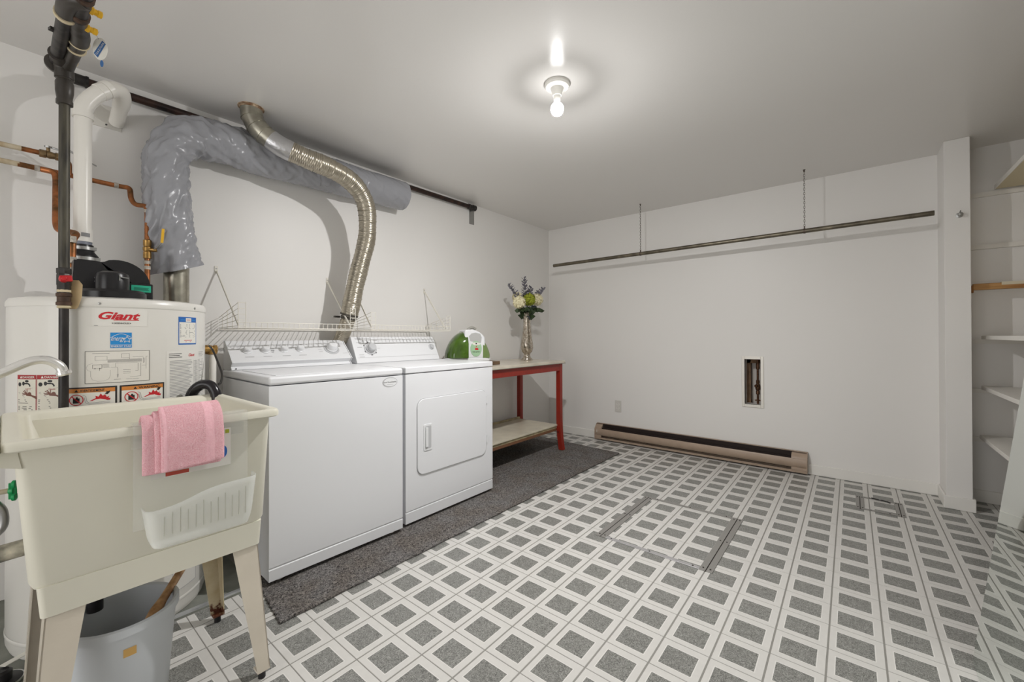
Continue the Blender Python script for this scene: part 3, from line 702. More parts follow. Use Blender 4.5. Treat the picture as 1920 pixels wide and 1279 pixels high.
def warn(u0, u1, word, uw):
    zt = .9195; st = sticker('warning_sticker', u0, .795, u1, zt, mat('sticker_black', (44, 42, 42), .45), 'orange topped fire warning sticker reading '+word)
    p = Print(cyl); p.rect(u0+.005, .80, u1-.005, zt-.005, PAPER, .0009); p.rect(u0+.005, zt-.019, u1-.005, zt-.005, ORANGE, .0012)
    p.text(word, u0+uw, zt-.0165, .062, .0088, BLACKI, bold=.02, lift=.0016); p.poly([(u0+uw-.014, zt-.0165), (u0+uw-.004, zt-.0165), (u0+uw-.009, zt-.0075)], BLACKI, .0016)
    cx, cz = u0+.031, zt-.043
    p.poly([(cx-.0085, cz-.011), (cx+.0085, cz-.011), (cx+.0085, cz+.006), (cx+.004, cz+.006), (cx+.004, cz+.01), (cx-.001, cz+.01), (cx-.001, cz+.006), (cx-.0085, cz+.006)], BLACKI, .0012)
    p.line(circle(cx, cz, .0175, 22), .0026, LBLRED, .0015, closed=True); p.line([(cx-.012, cz+.012), (cx+.012, cz-.012)], .003, LBLRED, .0016)
    fx = u0+.064
    p.poly([(fx, cz-.005), (fx+.016, cz+.004), (fx+.015, cz+.012), (fx+.023, cz+.008), (fx+.028, cz+.019), (fx+.033, cz+.011), (fx+.039, cz+.015), (fx+.043, cz+.006), (fx+.05, cz+.009), (fx+.047, cz+.003), (fx+.053, cz+.001), (fx+.051, cz-.005)], LBLRED, .0014)
    p.poly([(fx+.038, cz+.018), (fx+.043, cz+.023), (fx+.041, cz+.028), (fx+.046, cz+.025), (fx+.052, cz+.028), (fx+.05, cz+.021), (fx+.045, cz+.015)], BLACKI, .0016)
    p.line([(cx+.016, cz+.016), (cx+.024, cz+.012), (cx+.027, cz-.006), (cx+.033, cz-.012), (fx+.05, cz-.009)], .001, GREYI, .0014); p.line([(cx+.02, cz+.008), (cx+.023, cz-.01), (cx+.033, cz-.016), (fx+.052, cz-.013)], .001, GREYI, .0014)
    p.lines(u0+.01, .80, u1-.01, cz-.028, 8, .0014, GREYI); p.obj('print', st)
warn(-.1687, -.0355, 'AVERTISSEMENT', .04); warn(-.029, .0985, 'WARNING', .05)
st = sticker('manual_sheet', .105, .80, .322, 1.035, mat('sheet_paper', (222, 220, 214), .5), 'white instruction sheet with fine print')
p = Print(cyl); p.text('Giant', .198, 1.012, .034, .012, LBLRED, shear=.3, bold=.02); p.lines(.115, 1.008, .182, 1.028, 3, .0022, BLACKI, .4); p.lines(.262, 1.008, .312, 1.03, 4, .0016, GREYI, .4)
p.lines(.118, .80, .222, 1.0, 34, .0017, GREYI, .3); p.lines(.262, .80, .312, 1.0, 34, .0017, GREYI, .3); p.lines(.229, .80, .254, .995, 40, .0012, GREYI, .1)
for u in (.226, .24, .257): p.line([(u, .80), (u, .997)], .0008, GREYI)
p.obj('print', st)
st = sticker('notice_card', .1515, 1.06, .2427, 1.17, LBLBLUE, 'blue bordered notice card')
p = Print(cyl); p.rect(.1545, 1.065, .2395, 1.149, PAPER, .0009); p.rect(.184, 1.151, .212, 1.166, PAPER, .0009); p.text('GIANT', .188, 1.156, .02, .005, LBLRED)
for u in (.157, .200):
    p.lines(u, 1.122, u+.036, 1.142, 6, .0014, GREYI, .3); p.lines(u, 1.088, u+.036, 1.118, 8, .0014, GREYI, .4)
p.line([(.176, 1.077), (.216, 1.077)], .002, LBLRED); p.line([(.182, 1.071), (.21, 1.071)], .0016, LBLRED); p.line([(.16, 1.158), (.18, 1.158)], .003, ESBLUE); p.line([(.216, 1.158), (.236, 1.158)], .003, ESBLUE); p.obj('print', st)
for u0, u1, wd_ in ((-.3243, -.2505, 'HOT'), (-.2486, -.175, 'Chaude')):
    st = sticker('danger_sticker', u0, .79, u1, .9645, LBLDRED, 'red headed hot water danger sticker'); p = Print(cyl); wd = u1-u0
    p.rect(u0+.0015, .7915, u1-.0015, .950, mat('danger_paper', (214, 210, 196), .5), .0009); p.text('DANGER', u0+wd*.33, .9535, wd*.6, .0075, PAPER, bold=.01, lift=.0012); p.poly([(u0+wd*.18, .9535), (u0+wd*.30, .9535), (u0+wd*.24, .962)], PAPER, .0012)
    p.poly(circle(u0+wd*.16, .933, wd*.09, 12, .007), BLACKI); p.poly(circle(u0+wd*.37, .936, wd*.07, 12, .007), BLACKI); p.line([(u0+wd*.4, .936), (u0+wd*.62, .936), (u0+wd*.70, .931), (u0+wd*.70, .926)], .005, BLACKI); p.poly(circle(u0+wd*.55, .944, wd*.1, 10, .004), BLACKI)
    p.text(wd_, u0+wd*.5, .9145, wd*.26, .006, LBLDRED); p.line([(u0+wd*.85, .922), (u0+wd*.1, .905), (u0+wd*.45, .889)], .0008, GREYI)
    hx, hz = u0+wd*.62, .899
    p.poly([(hx-.012, hz+.003), (hx+.006, hz+.009), (hx+.03, hz-.006), (hx+.03, hz-.016), (hx+.012, hz-.006), (hx-.006, hz-.004)], SKINI)
    for dx_, dz_ in ((-.02, .012), (-.024, .005), (-.022, -.001), (-.004, .017), (-.014, .015)): p.line([(hx-.004, hz+.002), (hx+dx_, hz+dz_)], .0028, SKINI)
    for v in (.868, .846, .824, .806): p.lines(u0+.005, v, u1-.006, v+.016, 3, .0018, BLACKI, .5)
    p.obj('print', st)
for s_, m_ in ((.22, GREYP),):
    st = sticker('access_plate', .13, .10, .24, .22, HENAMEL); p = Print(cyl); p.line([(.13, .10), (.24, .10), (.24, .22), (.13, .22)], .002, GREYP, closed=True); p.obj('plate_outline', st)
# blower on top
b = B(); b.lathe([(.098, 1.236), (.098, 1.258), (.09, 1.268), (.05, 1.270), (0, 1.270)], 36, Matrix.Translation((-2.19, .265, 0)), caps=False)
bl = b.obj('blower', BLACKP, wh); bl['label'] = 'black plastic draft blower'
def bfn(y, z, x): return Vector((x, y, z))
b = B(); out = [(.20+.0, 1.262), (.160, 1.262), (.165, 1.380), (.236, 1.380), (.248, 1.383)]
for k in range(0, 19):
    a = math.radians(105-k*8.2); out.append((.285+.098*cos(a), 1.296+.098*sin(a)))
out += [(.385, 1.262)]
b.prism(out, bfn, -2.53, -2.235); b.obj('volute', BLACKP, bl, bevel=.012, seg=3)
b = B(); b.lathe([(.048, 1.265), (.048, 1.318), (.044, 1.33), (.03, 1.338), (0, 1.340)], 28, Matrix.Translation((-2.165, .262, 0)), caps=False); b.obj('motor_cap', BLACKP, bl)
b = B(); b.bar((-2.118, .275, 1.322), (-2.118, .275, 1.302), .004, .004); b.bar((-2.118, .273, 1.315), (-2.118, .300, 1.313), .004, .003); b.obj('clip', STEEL, bl)
b = B(); b.box((-2.30, .315, 1.24), (-2.213, .388, 1.306)); b.obj('control_box', BLACKP, bl, bevel=.005)
p = Print(plane_fn((-2.2128, .347, 1.285), (0, 1, 0), (0, 0, 1))); p.rect(-.026, -.014, .034, .013, TEAL, .0006); p.lines(-.018, -.008, .03, .005, 3, .003, mat('teal_dark', (20, 120, 96), .5), .1); tag(p.obj('sticker', bl), 'teal sticker')
for z in (1.318, 1.304): b = B(); b.lathe([(.0035, 0), (.0035, .003)], 8, axisM((-2.234, .222, z), (1, 0, 0))); b.obj('bolt', STEEL, bl)
VX, VY = -2.45, .19
b = B(); b.lathe([(.047, 1.34), (.049, 1.38), (.049, 1.432), (.036, 1.45), (.0335, 1.474), (.0335, 1.478)], 28, Matrix.Translation((-2.50, .21, 0)), caps=False); b.obj('rubber_boot', BLACKP, bl)
for z, r_ in ((1.412, .051), (1.456, .037)): b = B(); ring(b, (-2.50, .21, z), (0, 0, 1), r_-.003, r_, .013, 28); b.box((-2.50+r_*.6-.006, .21+r_*.75-.008, z), (-2.50+r_*.6+.006, .21+r_*.75+.012, z+.013)); b.obj('hose_clamp', STEEL, bl)

# ------------------------------------------------------------------ PVC vent
pv = thing('vent_pipe', 'white plastic vent pipe rising from the blower with elbows into the wall', 'pipe', (-2.50, .21, 1.47))
VX, VY = -2.50, .21
r = .0278
b = B(); b.tube([(VX, VY, 1.474), (VX, VY, 2.03)], r, 24); b.obj('pipe_run', PVC, pv)
b = B(); ring(b, (VX, VY, 1.491), (0, 0, 1), r-.001, r+.003, .054, 28); b.obj('lower_collar', PVC, pv)
p = Print(lambda u, v, l: Vector((VX+(r+.004+l)*cos(u/r), VY+(r+.004+l)*sin(u/r), v))); p.rect(-.006, 1.510, .018, 1.526, GREYI, .0006); p.lines(-.032, 1.50, -.014, 1.535, 3, .002, GREYI); p.obj('printed_label', pv)
b = B(); ring(b, (VX, VY, 1.474), (0, 0, 1), r-.001, r+.001, .018, 28); b.obj('grey_ring', mat('pvc_grey', (120, 124, 136), .4), pv)
el1 = smooth_path([(VX, VY, 2.02), (VX, VY, 2.048), (VX, VY+.012, 2.085), (VX, VY+.034, 2.122), (VX-.002, VY+.052, 2.146), (VX-.005, VY+.07, 2.165)], 6)
b = B(); b.tube(el1, r+.003, 26); b.obj('elbow', PVC, pv)
b = B(); b.lathe([(r, 0), (r+.0055, 0), (r+.0055, .026), (r, .026)], 26, axisM((VX, VY, 2.012), (0, 0, 1)), caps=False); b.obj('collar', PVC, pv)
dd = (el1[-1]-el1[-4]).normalized()
b = B(); b.lathe([(r, 0), (r+.0055, 0), (r+.0055, .026), (r, .026)], 26, axisM(el1[-1]-dd*.03, dd), caps=False); b.obj('collar', PVC, pv)
b = B(); b.lathe([(r, 0), (r+.007, 0), (r+.007, .022), (r, .022)], 26, axisM(el1[-1]-dd*.002, dd), caps=False); b.obj('collar', PVC, pv)
el2 = smooth_path([(VX-.005, VY+.068, 2.163), (VX-.014, VY+.092, 2.184), (VX-.036, VY+.12, 2.192), (VX-.075, VY+.132, 2.178), (VX-.115, VY+.132, 2.160)], 6)
b = B(); b.tube(el2, r+.0035, 26); b.obj('elbow', PVC, pv)
b = B(); b.tube([(VX-.105, VY+.132, 2.164), (XL+.003, VY+.130, 2.115)], r, 24); b.obj('pipe_run', PVC, pv)
b = B(); b.box((XL, .262, 2.078), (XL+.004, .358, 2.183)); wp = tag(b.obj('wall_plate', mat('plate_paint', (206, 203, 196), .4)), 'square grey metal plate on the wall behind the white vent pipe', 'plate')
b = B(); b.lathe([(.004, 0), (.004, .002)], 10, axisM((XL+.004, .305, 2.093), (1, 0, 0))); b.obj('screw', DARKP, wp)
b = B(); b.lathe([(.012, 0), (.016, .003), (.006, .012)], 12, axisM((XL+.004, .352, 2.168), (1, 0, 0))); b.obj('clip', STEEL, wp)

# ------------------------------------------------------------------ gas riser
gr = thing('gas_riser', 'black iron gas pipe riser with elbows, standing in front of the water heater', 'pipe', (-2.022, .127, .006))
GX_, GY_ = -2.022, .127
b = B(); b.tube([(GX_, GY_, 1.32), (GX_, GY_, 1.88)], .0135, 18); b.obj('upper_pipe', BLACKIRON2, gr)
b = B(); b.tube([(GX_, GY_, .012), (GX_, GY_, 1.21)], .0122, 18); b.obj('lower_pipe', BLACKIRON, gr)
b = B(); b.lathe([(.013, 1.232), (.0165, 1.234), (.0165, 1.262), (.0175, 1.264), (.0175, 1.296), (.0165, 1.30), (.018, 1.303), (.018, 1.318), (.013, 1.32)], 8, Matrix.Translation((GX_, GY_, 0)), caps=False); v = b.obj('shutoff_valve', BLACKIRON, gr)
b = B(); b.lathe([(.012, 0), (.012, .012), (.007, .016), (.007, .03)], 16, axisM((GX_+.014, GY_-.002, 1.282), (1, 0, 0))); b.bar((GX_+.030, GY_-.012, 1.281), (GX_+.034, GY_+.017, 1.284), .016, .02); b.obj('valve_handle', REDP, v, bevel=.003)
b = B(); b.lathe([(.013, 1.195), (.019, 1.197), (.019, 1.206), (.0165, 1.208), (.0165, 1.224), (.019, 1.226), (.019, 1.236), (.013, 1.238)], 20, Matrix.Translation((GX_, GY_, 0)), caps=False); b.obj('union', BROWNIRON, gr)
b = B(); b.lathe([(.0125, 1.186), (.0175, 1.189), (.016, 1.194), (.013, 1.197)], 14, Matrix.Translation((GX_, GY_, 0)), caps=False); b.obj('thread_tape', CEMENT, gr); b = B(); b.lathe([(.013, 1.238), (.0168, 1.24), (.0168, 1.247), (.013, 1.25)], 14, Matrix.Translation((GX_, GY_, 0)), caps=False); b.obj('thread_tape', CEMENT, gr)
b = B(); b.lathe([(.0145, 1.862), (.0205, 1.864), (.0205, 1.876), (.0185, 1.88), (.022, 1.905), (.0225, 1.935), (.019, 1.945), (.0215, 1.947), (.0215, 1.957), (.018, 1.96)], 22, Matrix.Translation((GX_, GY_, 0)), caps=False); b.obj('reducer', ABS, gr)
b = B(); b.tube(smooth_path([(GX_, GY_, 1.95), (GX_+.002, GY_-.002, 1.985), (GX_+.02, GY_-.008, 2.0), (GX_+.06, GY_-.018, 2.0)], 5), .024, 20); b.lathe([(.024, 0), (.03, .002), (.03, .012), (.022, .014)], 22, axisM((GX_-.016, GY_-.016, 1.995), (1, -.02, 0)), 0); b.obj('tee', ABS, gr)
b = B(); b.tube([(GX_+.0, .109, 2.0), (-1.67, .109, 2.0)], .0175, 20); b.obj('overhead_pipe', BLACKIRON, gr)
b = B(); b.tube(smooth_path([(-1.70, .109, 2.0), (-1.655, .109, 2.0), (-1.62, .118, 2.0), (-1.60, .138, 2.0)], 5), .022, 20); b.lathe([(.02, 0), (.0245, .0), (.0245, .012), (.02, .012)], 20, axisM((-1.715, .109, 2.0), (1, 0, 0)), 1); b.obj('elbow', [ABS, CEMENT], gr)
b = B(); b.tube(smooth_path([(GX_+.01, .132, 1.985), (-1.96, .137, 1.995), (-1.905, .141, 2.0), (-1.85, .145, 2.0), (-1.80, .145, 2.0), (-1.75, .138, 2.0), (-1.70, .134, 2.0)], 6), [.017]*7+[.018]*6+[.020]*6+[.0225]*5+[.0225]*5+[.021]*4+[.019]*4, 20); b.obj('street_elbow', ABS, gr)
for x, y, d, rr in ((-1.985, .134, (1, .1, .1), .021), (-1.885, .143, (1, .1, .02), .0225), (-1.84, .146, (1, .0, .02), .0235)): b = B(); b.lathe([(rr-.004, 0), (rr+.001, .001), (rr+.001, .005), (rr-.004, .006)], 20, axisM((x, y, 2.0), d), caps=False); b.obj('cement_bead', CEMENT, gr)
b = B(); b.tube([(-1.72, .134, 2.0), (-1.45, .134, 2.0)], .0185, 20); b.obj('overhead_pipe', BLACKIRON, gr)
for x in (-1.69, -1.59): b = B(); b.lathe([(.018, 0), (.0222, .002), (.0222, .018), (.018, .02)], 20, axisM((x, .134, 2.0), (1, 0, 0)), caps=False); b.obj('coupling', BROWNIRON, gr)
for x, dz in ((-1.63, 0), (-1.725, -.004)):
    M = axisM((x, .135, 2.0+dz), (-.12, 1, -.03)); b = B(); b.lathe([(.007, 0), (.007, .014)], 12, M, 1); b.lathe([(.0095, .010), (.0108, .011), (.0108, .022), (.008, .023), (.008, .030), (.0095, .031), (.0095, .039), (.005, .041)], 12, M, 0); tag(b.obj('gas_plug', [YELLOW, ABS], gr), 'yellow gas plug')
b = B(); b.bar((-1.82, .083, 2.0), (-1.83, .12, 2.0), .016, .008); b.obj('bracket', BLACKIRON, gr)
# paper tag hanging from the plug
tg = thing('valve_tag', 'oval white and blue paper tag wired to the yellow gas plugs', 'tag', (-1.80, .19, 1.93))
o_ = Vector((-1.80, .188, 1.985)); U = Vector((.62, .78, 0)).normalized(); V = Vector((-.08, 0, 1)).normalized(); fn = plane_fn(o_, U, V)
b = B(); b.prism(circle(0, 0, .0195, 28, .036), lambda u, v, l: fn(u, v, l), -.0004, .0004); b.obj('card', PAPER, tg)
p = Print(fn); p.poly([(-.0165, -.016), (-.006, -.029), (.0155, .017), (.006, .0275)], TAGBLUE, .0007); p.obj('blue_band', tg)
bu = Vector((.0215, .0445)).normalized(); p = Print(lambda u, v, l: fn(u*bu.x-v*bu.y, u*bu.y+v*bu.x, l)); p.text('GAZ/GAS', -.022, -.0028, .044, .0056, PAPER, lift=.0012); p.obj('lettering', tg)
b = B(); b.tube(smooth_path([fn(-.003, .03, 0), fn(-.006, .037, .002), fn(-.010, .045, 0), fn(-.004, .052, 0), fn(-.004, .058, -.002)], 4), .0007, 6); b.obj('wire', STEEL, tg)
b = B(); b.prism(circle(.004, -.047, .0045, 12, .011), lambda u, v, l: fn(u, v, l), -.0004, .0004, 0); b.obj('small_tab', TAGBLUE, tg)
# cardboard tag on valve
b = B(); b.prism([(-.015, .045), (.014, .045), (.024, .03), (.022, -.01), (.013, -.045), (.008, -.052), (-.022, -.052), (-.016, -.02)], plane_fn((GX_-.008, GY_+.022, 1.238), (.5, .87, 0), (0, 0, 1)), -.0006, .0006)
tag(b.obj('cardboard_tag', CARD), 'tan cardboard tag hanging by the red gas valve', 'tag')

# black pipe along the ceiling
cp = thing('ceiling_pipe', 'long black iron pipe under the ceiling along the left wall', 'pipe', (-2.68, 1.5, 2.24))
b = B(); b.tube([(-2.68, .2, 2.247), (-2.68, 2.70, 2.268)], .0185, 18); b.obj('pipe_run', mat('brown_black_iron', (70, 48, 40), .42, metal=.4, var=1, vscale=20, c2=(34, 28, 28)), cp)
b = B(); ring(b, (-2.68, .17, 2.247), (0, 1, 0), .0, .026, .012, 20); b.tube([(-2.68, .18, 2.247), (-2.68, .235, 2.247)], .0235, 18); ring(b, (-2.68, .232, 2.247), (0, 1, 0), .01, .026, .01, 20); b.obj('coupling', BLACKIRON, cp)
b = B(); b.lathe([(.018, 0), (.024, .002), (.024, .03), (.021, .032), (.021, .05), (.026, .052), (.026, .09), (.014, .094), (.012, .10)], 18, axisM((-2.68, 2.66, 2.268), (0, 1, 0))); b.obj('end_cap', BLACKIRON, cp)
b = B(); b.box((XL, 2.712, 2.127), (XL+.003, 2.775, 2.30)); b.bar((-2.71, 2.735, 2.245), (-2.68, 2.735, 2.243), .02, .004); b.obj('wall_bracket', STEEL, cp)

# ------------------------------------------------------------------ copper pipes
def copper(name, label, segs):
    root = thing(name, label, 'pipe', segs[0][1][0])
    for nm, pts, r_, m_ in segs:
        b = B(); b.tube(fillet(pts, .025, 5) if len(pts) > 2 else pts, r_, 14); b.obj(nm, m_, root)
    return root
cu = copper('copper_pipe', 'upper copper water line with a steel lever valve, crossing behind the gas riser', [
    ('painted_run', [(-2.62, -.25, 1.862), (-2.62, .045, 1.862)], .0105, COPPERG),
    ('run', [(-2.62, .04, 1.862), (-2.62, .10, 1.862)], .010, COPPER),
    ('run', [(-2.62, .14, 1.858), (-2.62, .178, 1.852), (-2.615, .178, 1.79)], .010, COPPER)])
b = B(); b.lathe([(.012, 0), (.016, .002), (.016, .02), (.013, .022), (.0155, .03), (.013, .045), (.016, .047), (.016, .062), (.011, .064)], 10, axisM((-2.62, .092, 1.861), (0, 1, 0))); b.tube([(-2.62, .118, 1.87), (-2.615, .118, 1.895)], .006, 10); v = b.obj('ball_valve', mat('dull_brass', (150, 126, 92), .4, metal=.7, var=.5, vscale=70), cu)
b = B(); b.lathe([(.012, 0), (.012, .006)], 8, axisM((-2.614, .118, 1.889), (.2, 0, 1))); b.tube(smooth_path([(-2.614, .118, 1.894), (-2.605, .15, 1.888), (-2.60, .17, 1.897), (-2.597, .215, 1.868)], 4), .004, 8); b.bar((-2.597, .2, 1.876), (-2.59, .26, 1.85), .012, .003); b.obj('lever', STEEL, v)
cl = copper('copper_pipe', 'lower copper water line bending down to the right side of the water heater', [
    ('painted_run', [(-2.62, -.25, 1.797), (-2.62, .04, 1.796)], .0105, COPPERG),
    ('run', [(-2.62, .035, 1.796), (-2.62, .345, 1.789), (-2.60, .372, 1.787), (-2.585, .373, 1.732), (-2.575, .385, 1.706), (-2.545, .418, 1.702), (-2.535, .423, 1.68), (-2.535, .423, 1.24)], .0105, COPPER)])
b = B(); b.lathe([(.011, 0), (.0155, .002), (.0155, .03), (.013, .032), (.0165, .04), (.0165, .052), (.013, .055), (.0155, .062), (.0155, .085), (.011, .088)], 16, axisM((-2.535, .423, 1.455), (0, 0, 1))); b.lathe([(.009, 0), (.009, .028), (.006, .03)], 12, axisM((-2.528, .43, 1.497), (.5, .8, 0))); v = b.obj('ball_valve', BRASS, cl)
b = B(); b.tube(smooth_path([(-2.522, .440, 1.497), (-2.48, .452, 1.508), (-2.462, .462, 1.528)], 4), .0035, 8, 1); b.bar((-2.462, .462, 1.525), (-2.458, .466, 1.59), .010, .005, 0); b.obj('lever', [YELLOW, STEEL], v)
for q, d in [((-2.535, .423, z), (0, 0, 1)) for z in (1.668, 1.43, 1.405)]+[((-2.62, .32, 1.790), (0, 1, 0)), ((-2.62, .08, 1.795), (0, 1, 0))]: b = B(); ring(b, q, d, .009, .0125, .015, 14); b.obj('solder_collar', SOLDER, cl)
b = B(); b.lathe([(.012, 1.236), (.018, 1.238), (.018, 1.252), (.014, 1.262), (.011, 1.268)], 14, Matrix.Translation((-2.535, .423, 0))); b.obj('nut', BRASS, cl)
b = B(); b.tube(fillet([(-2.62, .10, 1.794), (-2.605, .135, 1.79), (-2.59, .14, 1.76), (-2.45, .132, 1.55), (-2.43, .135, 1.515), (-2.36, .185, 1.50), (-2.33, .168, 1.47), (-2.32, .165, 1.24)], .025, 5), .0115, 14); b.obj('branch', COPPER, cl)
for z in (1.455, 1.375, 1.335): b = B(); ring(b, (-2.3205, .1655, z), (.03, 0, 1), .0105, .0135, .024, 14); b.obj('flux_patch', SOLDER, cl)

# ------------------------------------------------------------------ galvanized flue behind the heater, insulated duct over it
b = B(); b.tube([(-2.60, .545, .012), (-2.60, .545, 1.46)], .051, 28); ring(b, (-2.60, .545, 1.30), (0, 0, 1), .048, .0518, .003, 28)
tag(b.obj('flue_pipe', GALV), 'vertical galvanized metal pipe rising behind the heater into the grey duct', 'pipe')
path = resample(smooth_path([(-2.575, .545, 1.425), (-2.565, .53, 1.52), (-2.55, .51, 1.66), (-2.55, .495, 1.82), (-2.555, .50, 1.97), (-2.575, .575, 2.085), (-2.60, .70, 2.12), (-2.608, .95, 2.128), (-2.61, 1.27, 2.134), (-2.61, 1.60, 2.140), (-2.61, 1.90, 2.146)], 12), .008)
b = B(); vs = []; K = len(path); NN = 72
T = [(path[min(K-1, i+1)]-path[max(0, i-1)]).normalized() for i in range(K)]
x_ = T[0].cross(Vector((0, 1, 0))).normalized()
for i in range(K):
    x_ = (x_-T[i]*x_.dot(T[i])).normalized(); y_ = T[i].cross(x_); f_ = i/(K-1)
    r0 = .080+.003*sin(f_*20) if f_ < .3 else .080+.023*min(1, (f_-.3)/.25)
    bend = math.exp(-((f_-.33)/.10)**2); cal = .25+.9*(1-f_)**1.2 if f_ < .8 else .25
    for j in range(NN):
        a = 2*pi*j/NN; d = x_*cos(a)+y_*sin(a); q = path[i]+d*r0
        sl_ = i*.008; n1 = mnoise.noise(Vector((1.5*cos(a+sl_*2), 1.5*sin(a+sl_*2), sl_*3.2))); n2 = 1-abs(mnoise.noise(Vector((2.2*cos(a-sl_*5), 2.2*sin(a-sl_*5), sl_*5+7))))*2.4
        n3 = 1-abs(mnoise.noise(Vector((q.x*52, q.y*46-q.z*20, q.z*40))))*2
        ru = sin((f_*150)+3*n1)*bend*.004
        n4 = 1-abs(mnoise.noise(Vector((1.1*cos(a+sl_*3), 1.1*sin(a+sl_*3), sl_*16))))*2.2; n5 = 1-abs(mnoise.noise(Vector((3*cos(a-sl_*9), 3*sin(a-sl_*9), sl_*11+3))))*2.2
        up_ = math.exp(-((f_-.42)/.17)**2)
        rr = r0-.006*cal+cal*(.013*n1+.012*n2+.006*n5)+.009*n4*up_+.004*n3*cal+ru
        if f_ < .09: rr += .012*(1-f_/.09)*(.5-.5*d.x)+.006*sin(a*5)*(1-f_/.09)
        p_ = path[i]+d*rr
        if f_ < .12: p_.z += (1-f_/.12)*(.20*(p_.y-.53)-.004)
        p_.x = max(p_.x, XL+.004); vs.append(p_)
fs = [(i*NN+j, i*NN+(j+1) % NN, (i+1)*NN+(j+1) % NN, (i+1)*NN+j) for i in range(K-1) for j in range(NN)]
cc = len(vs); vs.append(path[-1]+T[-1]*.012); fs += [((K-1)*NN+j, (K-1)*NN+(j+1) % NN, cc) for j in range(NN)]
b.add(vs, fs, 0)
tag(b.obj('insulated_duct', GREYBAG, ang=75), 'fat crumpled grey vinyl insulated duct bending along the wall', 'duct')

# ------------------------------------------------------------------ dryer vent duct
dv = thing('dryer_vent_duct', 'shiny ribbed flexible metal dryer duct hanging from the ceiling', 'duct', (-2.47, 1.2, 1.0))
dp = smooth_path([(-2.478, .835, 2.315), (-2.475, .842, 2.255), (-2.455, .868, 2.20), (-2.425, .925, 2.15), (-2.40, .985, 2.12), (-2.37, 1.09, 2.092), (-2.355, 1.20, 2.075), (-2.362, 1.32, 2.048), (-2.385, 1.415, 1.998), (-2.41, 1.475, 1.92), (-2.44, 1.502, 1.80), (-2.465, 1.505, 1.70), (-2.49, 1.475, 1.54), (-2.505, 1.45, 1.41), (-2.515, 1.43, 1.29), (-2.535, 1.418, 1.20), (-2.59, 1.420, 1.12), (-2.64, 1.422, 1.06), (-2.67, 1.424, 1.02)], 10)
dpr = resample(dp, .0021); n = len(dpr); L_ = [0.]
for a, c in zip(dpr, dpr[1:]): L_.append(L_[-1]+(c-a).length)
e1 = next(i for i in range(n) if L_[i] > .205); e2 = next(i for i in range(n) if L_[i] > .295); e3 = next(i for i in range(n) if dpr[i].z < 1.235)
# smooth elbow gores
b = B(); g = resample(dpr[:e1+1], .05); b.tube(g, .0525, 32)
for q, d in zip(g[1:-1], [g[i+1]-g[i-1] for i in range(1, len(g)-1)]): ring(b, q-d.normalized()*.002, d, .050, .0548, .004, 32)
b.obj('ceiling_elbow', GALV, dv, ang=20)
b = B(); ring(b, (-2.478, .835, CH-.012), (0, 0, 1), .05, .0535, .012, 30); ring(b, (-2.478, .835, CH-.003), (0, 0, 1), .05, .062, .003, 30); b.obj('ceiling_collar', mat('rusty_collar', (196, 176, 150), .6, var=1, vscale=50, c2=(120, 84, 56)), dv)
b = B(); b.tube(dpr[e1-6:e2+4][::3], [.0545+.0012*random.random() for _ in dpr[e1-6:e2+4][::3]], 32); b.obj('taped_joint', TAPE, dv)
b = B(); seg_ = dpr[e2:e3]; rs = [.0545+.0011*sin(2*pi*(L_[e2+i])/.0097)+.0028*max(0, sin(2*pi*L_[e2+i]/.034))**6+(.0014*sin(L_[e2+i]*31)) for i in range(len(seg_))]; b.tube(seg_, rs, 30); b.obj('flexible_duct', FLEXAL, dv, ang=80)
b = B(); seg_ = dpr[e3-3:]; rs = [.043+.002*sin(2*pi*L_[i]/.0125) for i in range(len(seg_))]; b.tube(seg_, rs, 28); b.obj('lower_duct', FLEXAL, dv, ang=80)
b = B(); q = dpr[e3]; d = dpr[e3-6]-dpr[e3+6]; ring(b, q-d.normalized()*.008, d, .05, .056, .012, 30); ring(b, q-d.normalized()*.03, d, .045, .049, .016, 30); b.box((q.x-.062, q.y-.075, q.z-.02), (q.x-.05, q.y-.035, q.z-.008)); b.obj('hose_clamp', mat('clamp_dark', (88, 84, 78), .4, metal=.7), dv)

